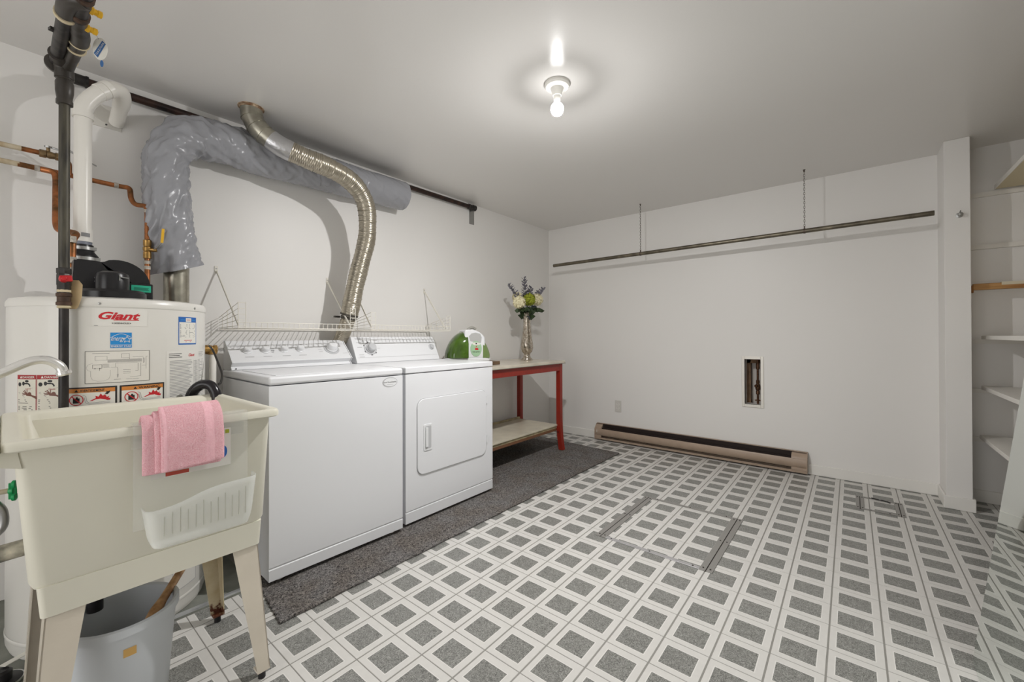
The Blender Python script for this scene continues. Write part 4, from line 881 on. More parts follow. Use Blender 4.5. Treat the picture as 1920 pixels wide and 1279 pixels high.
# ------------------------------------------------------------------ wire shelves
def wire_shelf(label, ya, yb_, h, ybr, dend=None):
    z = 1.135; xf_ = -2.42; xw = XL+.006; rw = .0019
    root = thing('wire_shelf', label, 'shelf', (-2.54, (ya+yb_)/2, z), 'wire shelves above the laundry machines')
    b = B(); ydeck = dend or yb_; k = int((ydeck-ya)/.0265)
    for i in range(k+1):
        y = ya+(ydeck-ya)*i/k; b.tube([(xw, y, z), (xf_, y, z), (xf_, y, z+.03)], rw*.85, 6)
    for x in (xw+.005, -2.57): b.tube([(x, ya, z-.004), (x, ydeck, z-.004)], rw*1.3, 8)
    b.obj('deck_grid', WIREW, root)
    b = B()
    for zz in (z+.03, z+.001): b.tube([(xf_+.002, ya, zz), (xf_+.002, yb_, zz)], rw*1.1, 8)
    b.tube([(xf_-.002, ya, z-.007), (xf_-.002, yb_, z-.007)], rw*1.15, 8); b.obj('front_rail', WIREW, root)
    for y, s_ in ((ya, 1), (yb_, -1)):
        b = B(); nh = 5
        for i in range(nh):
            zz = z+.012+(h-.016)*i/(nh-1); xa = xw if not (dend and s_ < 0) else -2.455
            zb_ = zz-.07*((zz-z)/h)*((xf_-xa)/(xf_-xw)); b.tube([(xa, y, zb_), (xf_+.003, y, zz), (xf_+.003, y+s_*.034, zz)], rw*.85, 6)
        for x in ([xf_+.003, -2.50, -2.58, -2.66] if not (dend and s_ < 0) else [xf_+.003]): b.tube([(x, y, z-.002), (x, y, z+h-.07*(xf_-x if x < xf_ else 0)/(xf_-xw))], rw, 6)
        b.tube([(xf_+.003, y+s_*.034, z-.002), (xf_+.003, y+s_*.034, z+h)], rw, 6); b.obj('end_guard', WIREW, root)
    for y0_, y1_ in ybr:
        b = B(); b.bar((xw+.004, y0_, 1.452), (xf_-.012, y1_, z+.014), .011, .004, up=(0, 1, 0)); o = b.obj('brace', WIREW, root)
        b = B(); b.box((XL+.0005, y0_-.008, 1.445), (XL+.004, y0_+.008, 1.482)); b.bar((XL+.003, y0_-.002, 1.455), (XL+.012, y0_, 1.44), .010, .003); b.lathe([(.0035, 0), (.0035, .002)], 8, axisM((XL+.004, y0_, 1.468), (1, 0, 0)), 1); b.obj('wall_clip', [WIREW, STEEL], o)
    return root
wire_shelf('white wire shelf on the wall above the washer', .757, 1.402, .135, ((.744, .762), (1.372, 1.378)), dend=1.335)
wire_shelf('white wire shelf on the wall above the dryer', 1.512, 2.20, .115, ((1.545, 1.525), (2.19, 2.165)))

# ------------------------------------------------------------------ brass valve, standpipe, drain hose, cord
b = B(); b.lathe([(.0, .018), (.013, .018), (.0145, .024), (.0145, .99), (.0145, 1.004), (0, 1.004)], 18, Matrix.Translation((-2.43, .651, 0))); tag(b.obj('standpipe', PVC), 'slim white plastic standpipe between heater and washer', 'pipe')
t = thing('hose_valve', 'brass hose valve on the white standpipe beside the washer console', 'valve', (-2.43, .651, 1.004))
b = B(); b.lathe([(.018, 0), (.023, .002), (.023, .05), (.02, .06), (.024, .062), (.024, .075), (.015, .08)], 14, axisM((-2.45, .595, 1.03), (.15, 1, -.05))); b.tube([(-2.43, .651, 1.004), (-2.433, .650, 1.028)], .018, 14); b.obj('valve_body', BRASS, t)
b = B(); b.tube([(-2.435, .672, 1.028), (-2.43, .70, 1.026)], .004, 8); b.bar((-2.43, .70, 1.015), (-2.43, .70, 1.037), .004, .012); b.obj('valve_stem', STEEL, t)
b = B(); b.tube(smooth_path([(-2.035, .47, .845), (-2.02, .475, .872), (-2.005, .488, .893), (-1.99, .505, .902), (-1.97, .522, .896), (-1.955, .532, .872), (-1.948, .535, .84), (-1.945, .535, .79), (-1.945, .533, .70)], 6), .019, 20)
dh = b.obj('drain_hose', mat('black_hose', (26, 23, 27), .22)); tag(dh, 'thick black hooked drain hose over the back corner of the sink', 'hose')
b = B(); b.tube(smooth_path([(-2.22, .582, 1.05), (-2.16, .58, 1.03), (-2.10, .585, .97), (-2.06, .585, .93), (-2.04, .575, .90), (-2.03, .56, .86), (-2.02, .575, .6)], 6), .0042, 10); tag(b.obj('black_cord', CORD), 'thin black cord hanging beside the heater above the drain hose', 'cord')

# ------------------------------------------------------------------ bucket + plunger
bk = thing('bucket', 'light grey plastic bucket on the floor under the sink', 'bucket', (-1.62, .218, 0))
M = Matrix.Translation((-1.62, .218, 0))
b = B(); b.lathe([(0, .001), (.094, .001), (.098, .008), (.119, .285), (.119, .292), (.127, .294), (.127, .314), (.122, .318), (.115, .314), (.094, .012), (0, .012)], 44, M, caps=False); b.obj('body', BUCKET, bk)
p = Print(lambda u, v, l: M @ Vector(((.1165+l)*cos(u/.1165), (.1165+l)*sin(u/.1165), v))); p.rect(-.014, .236, .012, .258, mat('bucket_label', (198, 158, 92), .6), .002); p.lines(-.008, .240, .008, .254, 5, .0015, mat('label_brown', (140, 100, 52), .6), .2); tag(p.obj('label_scrap', bk), 'torn orange label')
PLP = [(-1.532, .257, .270), (-1.545, .266, .284), (-1.566, .281, .296), (-1.60, .305, .306), (-1.74, .400, .345)]
pl = thing('plunger', 'wooden handled plunger leaning inside the grey bucket', 'plunger', (-1.60, .225, .012))
b = B(); b.tube(PLP, [.012, .0155, .0155, .0115, .0105], 16); b.obj('handle', WOODH, pl)
b = B(); b.lathe([(.028, 0), (.03, .006), (.024, .028), (.014, .04), (0, .042)], 20, axisM((-1.56, .247, .232), (.02, .015, .04)), caps=True); b.obj('rubber_cup', BLACKP, pl)

# ------------------------------------------------------------------ plumbing left of the sink
dpz = thing('drain_pipe', 'horizontal drain pipe with peeling white paint left of the sink', 'pipe', (-1.9, -.1, .43))
b = B(); b.tube([(-1.90, -.4, .448), (-1.90, .16, .475)], .024, 20); b.obj('pipe_run', mat('peeling_paint', (206, 200, 182), .6, var=1, vscale=14, c2=(40, 42, 38)), dpz)
t = thing('shutoff_valve', 'small green handled water valve left of the sink', 'valve', (-2.06, .01, .60))
b = B(); b.tube([(-2.06, -.22, .607), (-2.06, .012, .607)], .008, 12); b.obj('stem', COPPERG, t)
b = B(); M = axisM((-2.055, .012, .607), (.35, .94, 0)); b.lathe([(.010, 0), (.012, .006), (.012, .012)], 12, M)
for z in (-.02, .02): b.lathe([(.006, .006), (.0125, .008), (.0125, .016), (.006, .018)], 12, axisM((-2.055, .012, .607+z), (.35, .94, 0)))
b.mbox((.018, .014, .05), axisM((-2.052, .020, .607), (0, 0, 1))); b.obj('handle', GREEN, t, bevel=.002)
b = B(); b.tube(smooth_path([(-2.05, -.02, .585), (-2.05, .0, .55), (-2.05, .0, .50), (-2.05, -.03, .475), (-2.05, -.10, .47)], 6), .011, 14); tag(b.obj('supply_hose', STEEL), 'grey braided supply hose at the left edge by the green valve', 'hose')
t = thing('floor_drain_cap', 'black rubber cap with metal band on the concrete by the heater', 'cap', (-2.06, .02, .006))
b = B(); b.lathe([(.045, .006), (.048, .012), (.045, .018), (.024, .02), (.024, .045), (.016, .052), (0, .053)], 24, Matrix.Translation((-2.06, -.002, 0)), caps=False); b.obj('cap', BLACKP, t)
b = B(); ring(b, (-2.06, -.002, .012), (0, 0, 1), .046, .0495, .005, 26); b.obj('band', CHROME, t)
b = B(); b.bar((-2.07, .0, .058), (-2.12, .07, .052), .022, .0015); b.obj('strap', PAPER, t)
b = B(); b.box((-2.035, .40, .006), (-2.019, .69, .014)); tag(b.obj('metal_strip', mat('foil_strip', (190, 192, 194), .3, metal=.6, bump=.6, bscale=60)), 'silver foil faced metal edging on the floor under the sink', 'edging')

# ------------------------------------------------------------------ table
tb_ = thing('work_table', 'red framed work table with pale worn top beside the dryer', 'table', (-2.39, 2.8, 0))
b = B(); b.box((-2.69, 2.20, .832), (-2.115, 3.395, .856)); b.obj('tabletop', LAMIN, tb_, bevel=.003)
b = B(); b.box((-2.692, 2.198, .829), (-2.113, 3.397, .834)); b.obj('top_edging', mat('edge_metal', (130, 124, 112), .5), tb_)
b = B(); b.box((-2.16, 2.23, .762), (-2.135, 3.37, .83)); b.obj('apron', RED_T, tb_, bevel=.002)
b = B(); b.box((-2.655, 3.345, .762), (-2.14, 3.37, .83)); b.obj('apron', RED_T, tb_, bevel=.002)
b = B(); b.box((-2.655, 2.23, .762), (-2.63, 3.37, .83)); b.obj('apron', RED_T, tb_, bevel=.002)
def tleg(x, y, dx, dy):
    b = B(); hw = .022; vs = []; zs = [.83, .30, .22, .14, .07, .0125]; off = [0, 0, .004, .013, .026, .04]
    for z, o in zip(zs, off):
        for sx, sy in ((-1, -1), (1, -1), (1, 1), (-1, 1)): vs.append((x+sx*hw+dx*o, y+sy*hw+dy*o, z))
    fs = [(i*4+j, i*4+(j+1) % 4, (i+1)*4+(j+1) % 4, (i+1)*4+j) for i in range(5) for j in range(4)]+[(3, 2, 1, 0), (20, 21, 22, 23)]
    b.add(vs, fs, 0); return b.obj('leg', RED_T, tb_, bevel=.002)
tleg(-2.155, 3.35, .6, .1); tleg(-2.64, 3.36, 0, .3); tleg(-2.155, 2.25, .6, 0); tleg(-2.64, 2.25, 0, 0)
b = B(); b.box((-2.62, 2.25, .236), (-2.165, 3.335, .25)); b.obj('lower_shelf', mat('cream_shelf', (218, 210, 190), .3, var=.2, vscale=6), tb_, bevel=.002)
b = B(); b.box((-2.62, 2.25, .214), (-2.175, 3.325, .236)); b.box((-2.64, 2.25, .25), (-2.62, 3.335, .268)); b.obj('shelf_frame', PLYEDGE, tb_)
for x in (-2.19, -2.6): b = B(); b.box((x-.015, 2.26, .19), (x+.015, 3.34, .214)); b.obj('stretcher', mat('brown_angle', (120, 84, 60), .5), tb_)
b = B(); b.tube([(-2.155, 3.32, .18), (-2.155, 3.36, .18)], .005, 8); b.box((-2.62, 3.33, .19), (-2.17, 3.345, .21)); b.obj('cross_rail', DARKIN, tb_)
# carpet cleaner and its board
b = B(); b.box((-2.62, 2.235, .8565), (-2.25, 2.60, .884)); tag(b.obj('wooden_board', mat('brown_board', (122, 98, 74), .5, var=.4, vscale=12), bevel=.003), 'brown wooden board under the green carpet cleaner', 'board')
CO = Vector((-2.42, 2.385, .885)); ca = math.radians(-28)
FX = Vector((cos(ca), sin(ca), 0)); UX = Vector((-sin(ca), cos(ca), 0))
def cfn2(u, z, d): return CO+UX*u+Vector((0, 0, z))+FX*d
cc_ = thing('carpet_cleaner', 'green and white portable carpet cleaner on the table', 'carpet cleaner', CO)
def dome(u): return .245*max(0, 1-abs(u/.185)**2.3)**.55
def domepoly(u0, u1, z0, n=16, sc=1.): return [(u0, z0)]+[(u0+(u1-u0)*k/n, max(z0+.004, dome(u0+(u1-u0)*k/n)*sc)) for k in range(n+1)]+[(u1, z0)]
b = B(); loft(b, [[cfn2(p[0], z, p[1]) for p in rrect(-.185*s_, -.10*s_, .185*s_, .10*s_, .06)] for z, s_ in ((0, .97), (.006, 1.0), (.024, 1.0), (.032, .97))], cap0=True, cap1=True); b.obj('base', CLEANW, cc_, ang=50)
def domeloft(u0, u1, d0, d1, ex=3.0, zs=1., uc=None):
    b = B(); n = 14; m_ = 22; vs = []; uc = (u0+u1)/2 if uc is None else uc
    for i in range(n+1):
        t_ = -1+2*i/n; k = max(.05, (1-abs(t_)**ex))**(1/ex); d = (d0+d1)/2+(d1-d0)/2*t_
        for u, z in domepoly(u0, u1, .032, m_): 
            kk = .55+.45*k; vs.append(cfn2(uc+(u-uc)*kk, .032+(z-.032)*zs*(.35+.65*k), d))
    w_ = m_+3; fs = [(i*w_+j, i*w_+(j+1) % w_, (i+1)*w_+(j+1) % w_, (i+1)*w_+j) for i in range(n) for j in range(w_)]+[tuple(range(w_-1, -1, -1)), tuple(n*w_+j for j in range(w_))]
    b.add(vs, fs, 0); return b
o = domeloft(-.178, -.02, -.11, .115, 2.4, 1., -.02).obj('clean_water_tank', TANKG, cc_, ang=60); o['label'] = 'dark green translucent tank'
o = domeloft(.105, .178, -.10, .10, 2.4, .97, .105).obj('dirty_water_tank', TANKG2, cc_, ang=60); o['label'] = 'pale green tank'
b = B(); b.prism([(-.045, .03)]+[(-.045+.17*k/14, dome(-.045+.17*k/14)*1.04+.004) for k in range(15)]+[(.125, .03)], cfn2, -.09, .094)
b.obj('body', CLEANW, cc_, bevel=.016, seg=3)
b = B(); out = [(.0, .165), (-.012, .205), (.01, .228), (.045, .234), (.082, .224), (.095, .195), (.088, .15), (.045, .158)]
b.prism(out, cfn2, .0925, .0955); b.obj('handle_recess', mat('recess_grey', (178, 178, 176), .4), cc_, bevel=.001)
b = B(); b.prism(circle(.047, .105, .047, 28, .062), cfn2, .0935, .0975); pn = b.obj('logo_panel', SAGE, cc_, bevel=.001)
p = Print(lambda u, v, l: cfn2(u, v, .0975+l)); p.poly([(.012, .152), (.03, .155), (.06, .155), (.078, .15), (.082, .14), (.07, .134), (.03, .134), (.016, .142)], PAPER); p.poly(circle(.047, .146, .006, 10), BLACKI, .0014)
p.poly([(.045, .128), (.055, .128), (.05, .118), (.044, .118)][::-1], LBLRED); p.poly([(.034, .112), (.066, .112), (.062, .106), (.066, .096), (.036, .096), (.039, .106)], LBLRED); p.text('little green', .018, .074, .058, .012, DARKP, bold=.012); p.obj('lettering', pn)
b = B(); b.tube(smooth_path([cfn2(.0, .25, 0), cfn2(.02, .268, 0), cfn2(.05, .275, 0), cfn2(.075, .262, 0)], 5), .011, 12); b.obj('carry_handle', mat('warm_grey', (150, 148, 140), .4), cc_)

# ------------------------------------------------------------------ vase and flowers
VZ = .8562; VP = Vector((-2.43, 3.205, VZ))
b = B(); b.lathe([(0, 0), (.056, 0), (.058, .008), (.036, .03), (.032, .05), (.034, .066), (.052, .085), (.061, .12), (.060, .155), (.05, .21), (.039, .29), (.034, .36), (.035, .41), (.042, .455), (.044, .46), (.04, .46), (.031, .40), (.031, .30), (.0, .28)], 36, Matrix.Translation(VP), caps=False)
tag(b.obj('vase', MERC, ang=60), 'tall silver mercury glass vase on the red table', 'vase')
top = VP+Vector((0, 0, .455))
def flower(label, c, r_, m, seed):
    root = thing('hydrangea', label, 'flower', VP+Vector((0, 0, .40)), 'flower heads in the silver vase'); c = Vector(c); rnd = random.Random(seed)
    b = B(); b.tube(smooth_path([VP+Vector((0, 0, .33)), top.lerp(c, .05), c], 5), .0028, 7); b.obj('stem', STEMG, root)
    b = B(); N = 230
    b.lathe([(r_*.8*sin(pi*k/8), -r_*.8*cos(pi*k/8)) for k in range(9)], 12, Matrix.Translation(c), caps=False)
    for k in range(N):
        ph = math.acos(1-2*(k+.5)/N); th = pi*(1+5**.5)*k; d = Vector((cos(th)*sin(ph), sin(th)*sin(ph), cos(ph))); q = c+d*r_*(.9+.16*rnd.random())
        d2 = (d+Vector((rnd.uniform(-.7, .7), rnd.uniform(-.7, .7), rnd.uniform(-.7, .7)))).normalized(); u = d2.orthogonal().normalized(); rk = rnd.random()*6; u = (u*cos(rk)+d2.cross(u)*sin(rk)); v = d2.cross(u); s_ = r_*(.15+.06*rnd.random())
        b.add([q+u*s_+d*.002, q+v*s_, q-u*s_+d*.002, q-v*s_, q+d*.004], [(0, 1, 4), (1, 2, 4), (2, 3, 4), (3, 0, 4)], 0, False)
    b.obj('petals', m, root)
flower('cream hydrangea at the left of the vase', (-2.40, 3.05, 1.405), .055, CREAM, 1)
flower('lime green hydrangea in the middle of the bouquet', (-2.385, 3.185, 1.44), .055, LIME, 2)
flower('cream hydrangea at the right of the vase', (-2.41, 3.345, 1.45), .056, CREAM, 3)
flower('cream hydrangea half hidden behind the lime one', (-2.485, 3.13, 1.462), .048, CREAM, 4)
def sprig(label, tip, m, nl, lsz, seed, start=.40):
    rnd = random.Random(seed); root = thing('leaf_sprig', label, 'sprig', VP+Vector((0, 0, .4)), 'leafy sprigs in the silver vase'); tip = Vector(tip)
    mid = top.lerp(tip, .5)+Vector((0, 0, .02)); pts = smooth_path([VP+Vector((0, 0, .33)), top*.9+mid*.1, mid, tip], 6)
    b = B(); b.tube(pts, .0017, 6); b.obj('stem', STEMG, root)
    b = B(); R_ = resample(pts, .004); i0 = int(len(R_)*start)
    for k in range(nl):
        q = R_[min(len(R_)-1, i0+int((len(R_)-1-i0)*k/(nl-1)))]; d = (R_[-1]-R_[i0]).normalized(); s_ = lsz*(1.1-.5*k/nl)
        az = k*2.4+rnd.random(); out_ = (d*.6+Vector((cos(az), sin(az), .1))).normalized(); sd_ = d.cross(out_).normalized()
        b.add([q, q+out_*s_*.5+sd_*s_*.36, q+out_*s_, q+out_*s_*.5-sd_*s_*.36, q+out_*s_*.5+Vector((0, 0, s_*.08))], [(0, 1, 4), (1, 2, 4), (2, 3, 4), (3, 0, 4)], 0, False)
    b.obj('leaves', m, root)
sprig('tall dusty purple sprig standing highest in the bouquet', (-2.45, 3.19, 1.645), SPRIG, 40, .066, 1, .42)
sprig('dusty purple sprig leaning right beside the tallest one', (-2.46, 3.31, 1.57), SPRIG, 34, .06, 2, .45)
sprig('thin dusty sprig at the far left of the bouquet', (-2.46, 2.975, 1.57), SPRIG, 30, .055, 3, .5)
sprig('thin dusty sprig at the far right of the bouquet', (-2.44, 3.49, 1.575), SPRIG, 30, .058, 4, .5)
sprig('low dark green sprig hanging left at the vase mouth', (-2.38, 3.03, 1.315), LEAF, 26, .085, 5, .25)
sprig('low dark green sprig hanging right at the vase mouth', (-2.39, 3.39, 1.33), LEAF, 26, .085, 6, .25)
sprig('short green sprig under the lime hydrangea', (-2.345, 3.22, 1.36), mat('blue_leaves', (74, 82, 92), .6), 24, .075, 7, .2)

# ------------------------------------------------------------------ back wall fittings
t = thing('wall_outlet', 'white double power outlet low on the back wall', 'outlet', (-1.862, YB, .365))
b = B(); b.box((-1.897, YB-.006, .306), (-1.827, YB, .424)); b.obj('cover_plate', mat('outlet_plastic', (206, 203, 197), .35), t, bevel=.002)
for z in (.345, .385):
    b = B(); b.prism(circle(-1.862, z, .016, 16, .0145), lambda x, zz, y: Vector((x, y, zz)), YB-.0085, YB-.006, 0)
    for dx in (-.006, .006): b.box((-1.862+dx-.001, YB-.0095, z), (-1.862+dx+.001, YB-.0084, z+.008), 1)
    b.box((-1.864, YB-.0095, z-.01), (-1.860, YB-.0084, z-.006), 1); b.obj('socket', [PORC, DARKP], t)
af = thing('access_frame', 'narrow white metal access frame around an opening in the back wall', 'frame', (-.647, YB, .48))
b = B()
X0, X1, Z0, Z1 = -.728, -.566, .482, .912
b.box((X0, YB-.007, Z0), (hx0, YB+.03, Z1)); b.box((hx1, YB-.007, Z0), (X1, YB+.03, Z1)); b.box((hx0, YB-.007, Z0), (hx1, YB+.03, hz0)); b.box((hx0, YB-.007, hz1), (hx1, YB+.03, Z1)); b.obj('rim', mat('access_white', (214, 210, 202), .3, metal=.2), af, bevel=.002)
b = B(); b.box((hx0-.15, YB+.16, .3), (hx1+.15, YB+.17, 1.1), 0); b.box((hx0-.15, YB+.1, .3), (hx0-.14, YB+.16, 1.1), 1); b.box((hx1+.14, YB+.1, .3), (hx1+.15, YB+.16, 1.1), 1); b.box((hx0-.15, YB+.1, 1.1), (hx1+.15, YB+.17, 1.11), 1); b.box((hx0-.15, YB+.1, .29), (hx1+.15, YB+.17, .3), 1); b.obj('cavity', [mat('cavity_white', (196, 190, 184), .7), DARKIN], af)
b = B(); b.box((hx0-.03, YB+.1, .3), (hx0+.028, YB+.155, 1.1)); b.box((hx0-.03, YB+.1, .85), (hx1+.1, YB+.155, .90)); b.obj('stud', WOODS, af)
sp_ = thing('valve_pipes', 'old bronze valve and pipes inside the wall opening', 'pipe', (-.62, YB+.07, .4))
b = B(); x = -.618; b.tube([(x, YB+.06, .4), (x, YB+.06, 1.0)], .0085, 12); b.lathe([(.009, 0), (.014, .004), (.014, .03), (.011, .035), (.017, .045), (.02, .065), (.017, .085), (.011, .095), (.014, .1), (.014, .12), (.009, .125)], 14, axisM((x, YB+.06, .585), (0, 0, 1))); b.lathe([(.009, 0), (.013, .004), (.013, .05), (.009, .054)], 12, axisM((x, YB+.06, .80), (0, 0, 1))); b.lathe([(.012, 0), (.012, .02), (.008, .024)], 12, axisM((x-.005, YB+.045, .66), (-.3, -1, 0))); b.obj('supply_pipe', BRONZE, sp_)
b = B(); x = -.592; b.tube([(x, YB+.085, .4), (x, YB+.085, 1.0)], .010, 12); b.tube([(x-.05, YB+.07, .535), (x+.01, YB+.07, .535)], .006, 8); b.lathe([(.012, 0), (.017, .01), (.012, .04)], 12, axisM((x, YB+.085, .62), (0, 0, 1))); b.obj('drain_stub', BRONZE, sp_)
# baseboard heater
ht = thing('baseboard_heater', 'long taupe electric baseboard heater along the back wall', 'heater', (-1.18, YB-.04, .015))
xa, xb_ = -2.09, -.272
xzy = lambda y, z, x: Vector((x, y, z))
b = B(); b.prism([(YB-.014, .015), (YB-.013, .015), (YB-.013, .155), (YB-.03, .165), (YB-.013, .172), (YB-.012, .015)][:0] or [(YB-.016, .02), (YB-.012, .02), (YB-.012, .172), (YB-.026, .170), (YB-.026, .167), (YB-.016, .169)], xzy, xa, xb_); b.obj('back_plate', TAUPE, ht)
b = B(); b.box((xa+.05, YB-.06, .045), (xb_-.08, YB-.018, .13)); b.box((xa+.07, YB-.03, .13), (xb_-.10, YB-.0165, .1655)); b.obj('element_and_gap_shade', DARKIN, ht)  # element, plus a dark backing panel that paints shade in the top gap
b = B(); b.prism([(YB-.074, .122), (YB-.080, .116), (YB-.080, .085), (YB-.076, .06), (YB-.066, .05), (YB-.064, .052), (YB-.073, .062), (YB-.077, .086), (YB-.077, .115), (YB-.072, .119)], xzy, xa, xb_); b.obj('front_cover', TAUPE, ht, ang=50)
b = B(); b.prism([(YB-.016, .015), (YB-.078, .015), (YB-.080, .034), (YB-.078, .034), (YB-.074, .018), (YB-.016, .018)], xzy, xa, xb_); b.obj('base_lip', TAUPE, ht)
endp = [(YB-.012, .015), (YB-.078, .015), (YB-.081, .06), (YB-.081, .118), (YB-.072, .13), (YB-.036, .165), (YB-.012, .172)]
for x0_, x1_ in ((xa-.004, xa), (xb_, xb_+.004)): b = B(); b.prism(endp, xzy, x0_, x1_); b.obj('end_cap', TAUPE, ht)
for x0_, x1_ in ((xa, xa+.07), (xb_-.10, xb_)): b = B(); b.prism([(YB-.03, .125), (YB-.07, .122), (YB-.06, .142), (YB-.034, .16)], xzy, x0_, x1_); b.box((x0_, YB-.076, .034), (x1_, YB-.07, .055)); b.obj('end_panel', TAUPE, ht)
b = B(); b.box((xa+.022, YB-.0815, .085), (xa+.026, YB-.0795, .11)); b.obj('paint_chip', PAPER, ht)
# hanging rod
rd = thing('hanging_rod', 'long tarnished steel pipe hung from the ceiling along the back wall', 'rod', (-1.03, 3.745, 1.84))
RA, RB = Vector((-2.475, 3.745, 1.846)), Vector((.415, 3.745, 1.866))
b = B(); b.tube([RA, RB], .0165, 18); b.tube([RB-Vector((.10, 0, .0007)), RB-Vector((.098, 0, .0007))], .0172, 18); b.obj('pipe', mat('tarnished_steel', (128, 120, 104), .38, metal=.7, var=1, vscale=16, c2=(96, 90, 78)), rd)
def chain(x, label):
    zt = CH; zbot = RA.lerp(RB, (x-RA.x)/(RB.x-RA.x)).z+.016; b = B(); nl = int((zt-zbot)/.0165); 
    for k in range(nl):
        z = zbot+(k+.5)*(zt-zbot)/nl; pts = []
        for j in range(12):
            a = 2*pi*j/12; lx = .0048*cos(a); lz = .0115*sin(a); pts.append((x+(lx if k % 2 else 0), 3.745+(0 if k % 2 else lx), z+lz))
        b.tube(pts, .0013, 5, closed=True)
    b.obj('chain', mat('chain_steel', (112, 106, 98), .4, metal=.7), rd)['label'] = label
    b = B(); ring(b, (x, 3.745, zbot-.0335+.0), (1, 0, 0), .0, .0, .001, 6) if False else None
    b = B(); ring(b, (x-.006, 3.745, zbot-.0163), (1, 0, 0), .0165, .0185, .012, 18); b.box((x-.004, 3.741, zbot), (x+.004, 3.749, zbot+.02)); b.obj('pipe_strap', mat('strap_steel', (96, 84, 76), .5, metal=.5), rd)
    b = B(); b.lathe([(.004, 0), (.004, .012), (.009, .014), (.009, .016)], 10, axisM((x, 3.745, CH-.016), (0, 0, 1))); b.obj('ceiling_hook', mat('strap_steel', (96, 84, 76)), rd)
chain(-1.512, 'left hanging chain'); chain(-.262, 'right hanging chain')
b = B(); M = axisM((.527, 3.765, 1.835), (0, -1, 0)); b.lathe([(.017, 0), (.017, .003), (.008, .005), (.006, .02), (.011, .024), (.013, .034), (.009, .04), (0, .041)], 8, M, caps=True); b.tube([M @ Vector((0, .008, .02)), M @ Vector((0, .018, .03)), M @ Vector((0, .02, .04))], .003, 8)
tag(b.obj('wall_hook', STEEL), 'small metal hook screwed into the white pillar', 'hook')

# ------------------------------------------------------------------ floor hatches
def hatch(label, x0, y0_, x1, y1_, wsx, wsy, gap, fr, alu):
    root = thing('floor_hatch', label, 'hatch', ((x0+x1)/2, (y0_+y1_)/2, 0), 'trimmed floor hatches'); h = .0035
    def strip(a, c, m): b = B(); b.box((a[0], a[1], .0), (c[0], c[1], h)); b.obj('trim_strip', m, root, bevel=.001)
    for xs in ((x0, 1), (x1, -1)):
        a, s_ = xs
        for o in (0, wsx+gap): p0, p1 = sorted((a+s_*o, a+s_*(o+wsx))); strip((p0, y0_), (p1, y1_), STRIP)
        b = B(); p0, p1 = sorted((a+s_*wsx, a+s_*(wsx+gap))); b.box((p0, y0_, .0), (p1, y1_, .0008)); b.obj('gap', DARKIN, root)
    inx0, inx1 = x0+wsx*2+gap, x1-wsx*2-gap
    for ys, al in ((y0_, alu), (y1_-wsy, False)):
        strip((inx0, ys), (inx1, ys+wsy), STRIPA if al else STRIP)
        if fr: strip((inx0, ys+(wsy+.003 if ys == y0_ else -wsy-.003)), (inx1, ys+(2*wsy+.003 if ys == y0_ else -.003)), STRIPA if al else STRIP)
    n = 3 if x1-x0 > .4 else 2; sp_q = []
    for a, s_ in ((x0, 1), (x1, -1)):
        for o in (wsx*.5, wsx*1.5+gap): sp_q += [(a+s_*o, y0_+.025+(y1_-y0_-.05)*k/(n-1)) for k in range(n)]
    for k in range(n): sp_q += [(inx0+.03+(inx1-inx0-.06)*k/(n-1), yy) for yy in (y0_+wsy*.5, y1_-wsy*.5)]
    for x, y in sp_q: b = B(); b.lathe([(.0042, h-.001), (.0042, h+.0012)], 8, Matrix.Translation((x, y, 0))); b.obj('screw', DARKIN, root)
    return root
hatch('large square floor hatch with grey metal trim in mid floor', -1.09, 2.052, -.498, 2.76, .027, .024, .004, False, True)
hh = hatch('small floor hatch with grey trim near the back wall', .018, 3.40, .25, 3.665, .019, .02, .004, False, False)
b = B(); b.tube(smooth_path([(.10, 3.655, .006), (.14, 3.63, .010), (.17, 3.632, .008), (.19, 3.62, .006)], 4), .004, 6); b.obj('pull_cord', BLACKP, hh)

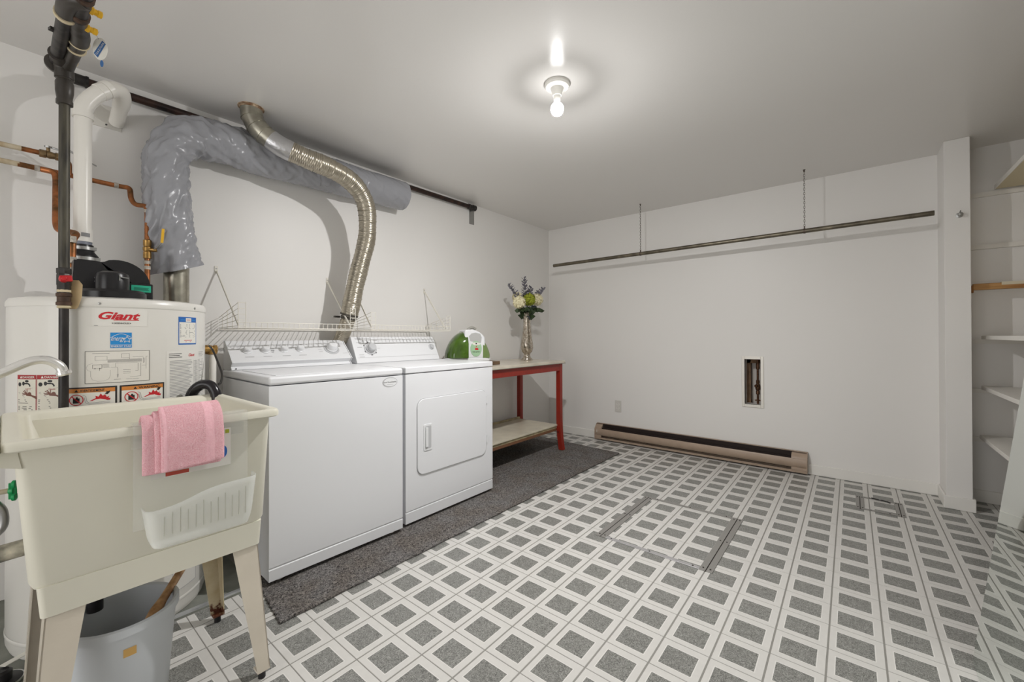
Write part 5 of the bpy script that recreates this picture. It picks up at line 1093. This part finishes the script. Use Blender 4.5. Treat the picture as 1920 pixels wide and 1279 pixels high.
# ------------------------------------------------------------------ mirror
ps, th_ = math.radians(-.6), math.radians(7.0)
mb = Vector((sin(ps), cos(ps), 0)); mh = Vector((-cos(ps), sin(ps), 0)); mn = mh*cos(th_)+Vector((0, 0, sin(th_))); mu = -mh*sin(th_)+Vector((0, 0, cos(th_)))
c0 = Vector((.306, 2.04, .0025))
b = B(); q = [(0, 0), (-1.5, 0), (-1.5, 1.95), (0, 1.95)]
b.prism(q, lambda u, v, l: c0+mb*u+mu*v+mn*l, -.005, 0.0); mr = thing('leaning_mirror', 'large frameless mirror leaning on the right wall', 'mirror', c0); b.obj('glass', MIRROR, mr)
b = B(); b.prism([(0, 0.001), (-1.5, 0.001), (-1.5, 1.95), (0, 1.95)], lambda u, v, l: c0+mb*u+mu*v+mn*l, -.008, -.0052); b.obj('backing', mat('mirror_back', (140, 130, 118), .7), mr)

# ------------------------------------------------------------------ closet shelves
def shelf(label, z0, z1, x0, m=SHELFW, m2=None):
    b = B(); b.box((x0, 2.10, z0), (1.245, 3.985, z1)); o = b.obj('closet_shelf', m, bevel=.002); tag(o, label, 'shelf', 'closet shelves')
    if m2: b = B(); b.box((x0-.004, 2.10, z0), (x0, 3.985, z1)); b.obj('edge_band', m2, o)
    return o
shelf('white closet shelf lowest of the stack', .421, .445, .64); shelf('white closet shelf second from the floor', .738, .762, .648); shelf('white closet shelf at eye height', 1.06, 1.084, .65)
shelf('topmost pale wood closet shelf seen from below', 2.015, 2.04, .715, SHELFY, SHELFW)
for z, lb in ((1.985, 'topmost white cleat on the closet back wall'), (1.645, 'white cleat without a shelf on the closet back wall'), (1.03, 'white cleat under the eye height closet shelf'), (.71, 'white cleat under the second closet shelf'), (.395, 'white cleat under the lowest closet shelf')):
    b = B(); b.box((XR+.002, 4.015, z), (1.245, 4.034, z+.03)); tag(b.obj('shelf_cleat', SHELFW), lb, 'cleat', 'closet cleats')
pk_ = thing('wooden_rail', 'varnished oak rail across the closet with a white strip', 'rail', (.9, 3.90, 1.36))
b = B(); b.box((.6, 3.885, 1.373), (1.22, 3.93, 1.412)); b.obj('rail', OAK, pk_, bevel=.005)
b = B(); b.box((.592, 3.885, 1.355), (.604, 3.91, 1.40)); b.obj('end_block', mat('dark_oak', (150, 98, 46), .45), pk_, bevel=.003)
b = B(); b.box((.72, 3.8845, 1.3975), (1.22, 3.932, 1.416)); b.obj('white_strip', mat('strip_cream', (206, 196, 172), .5), pk_)
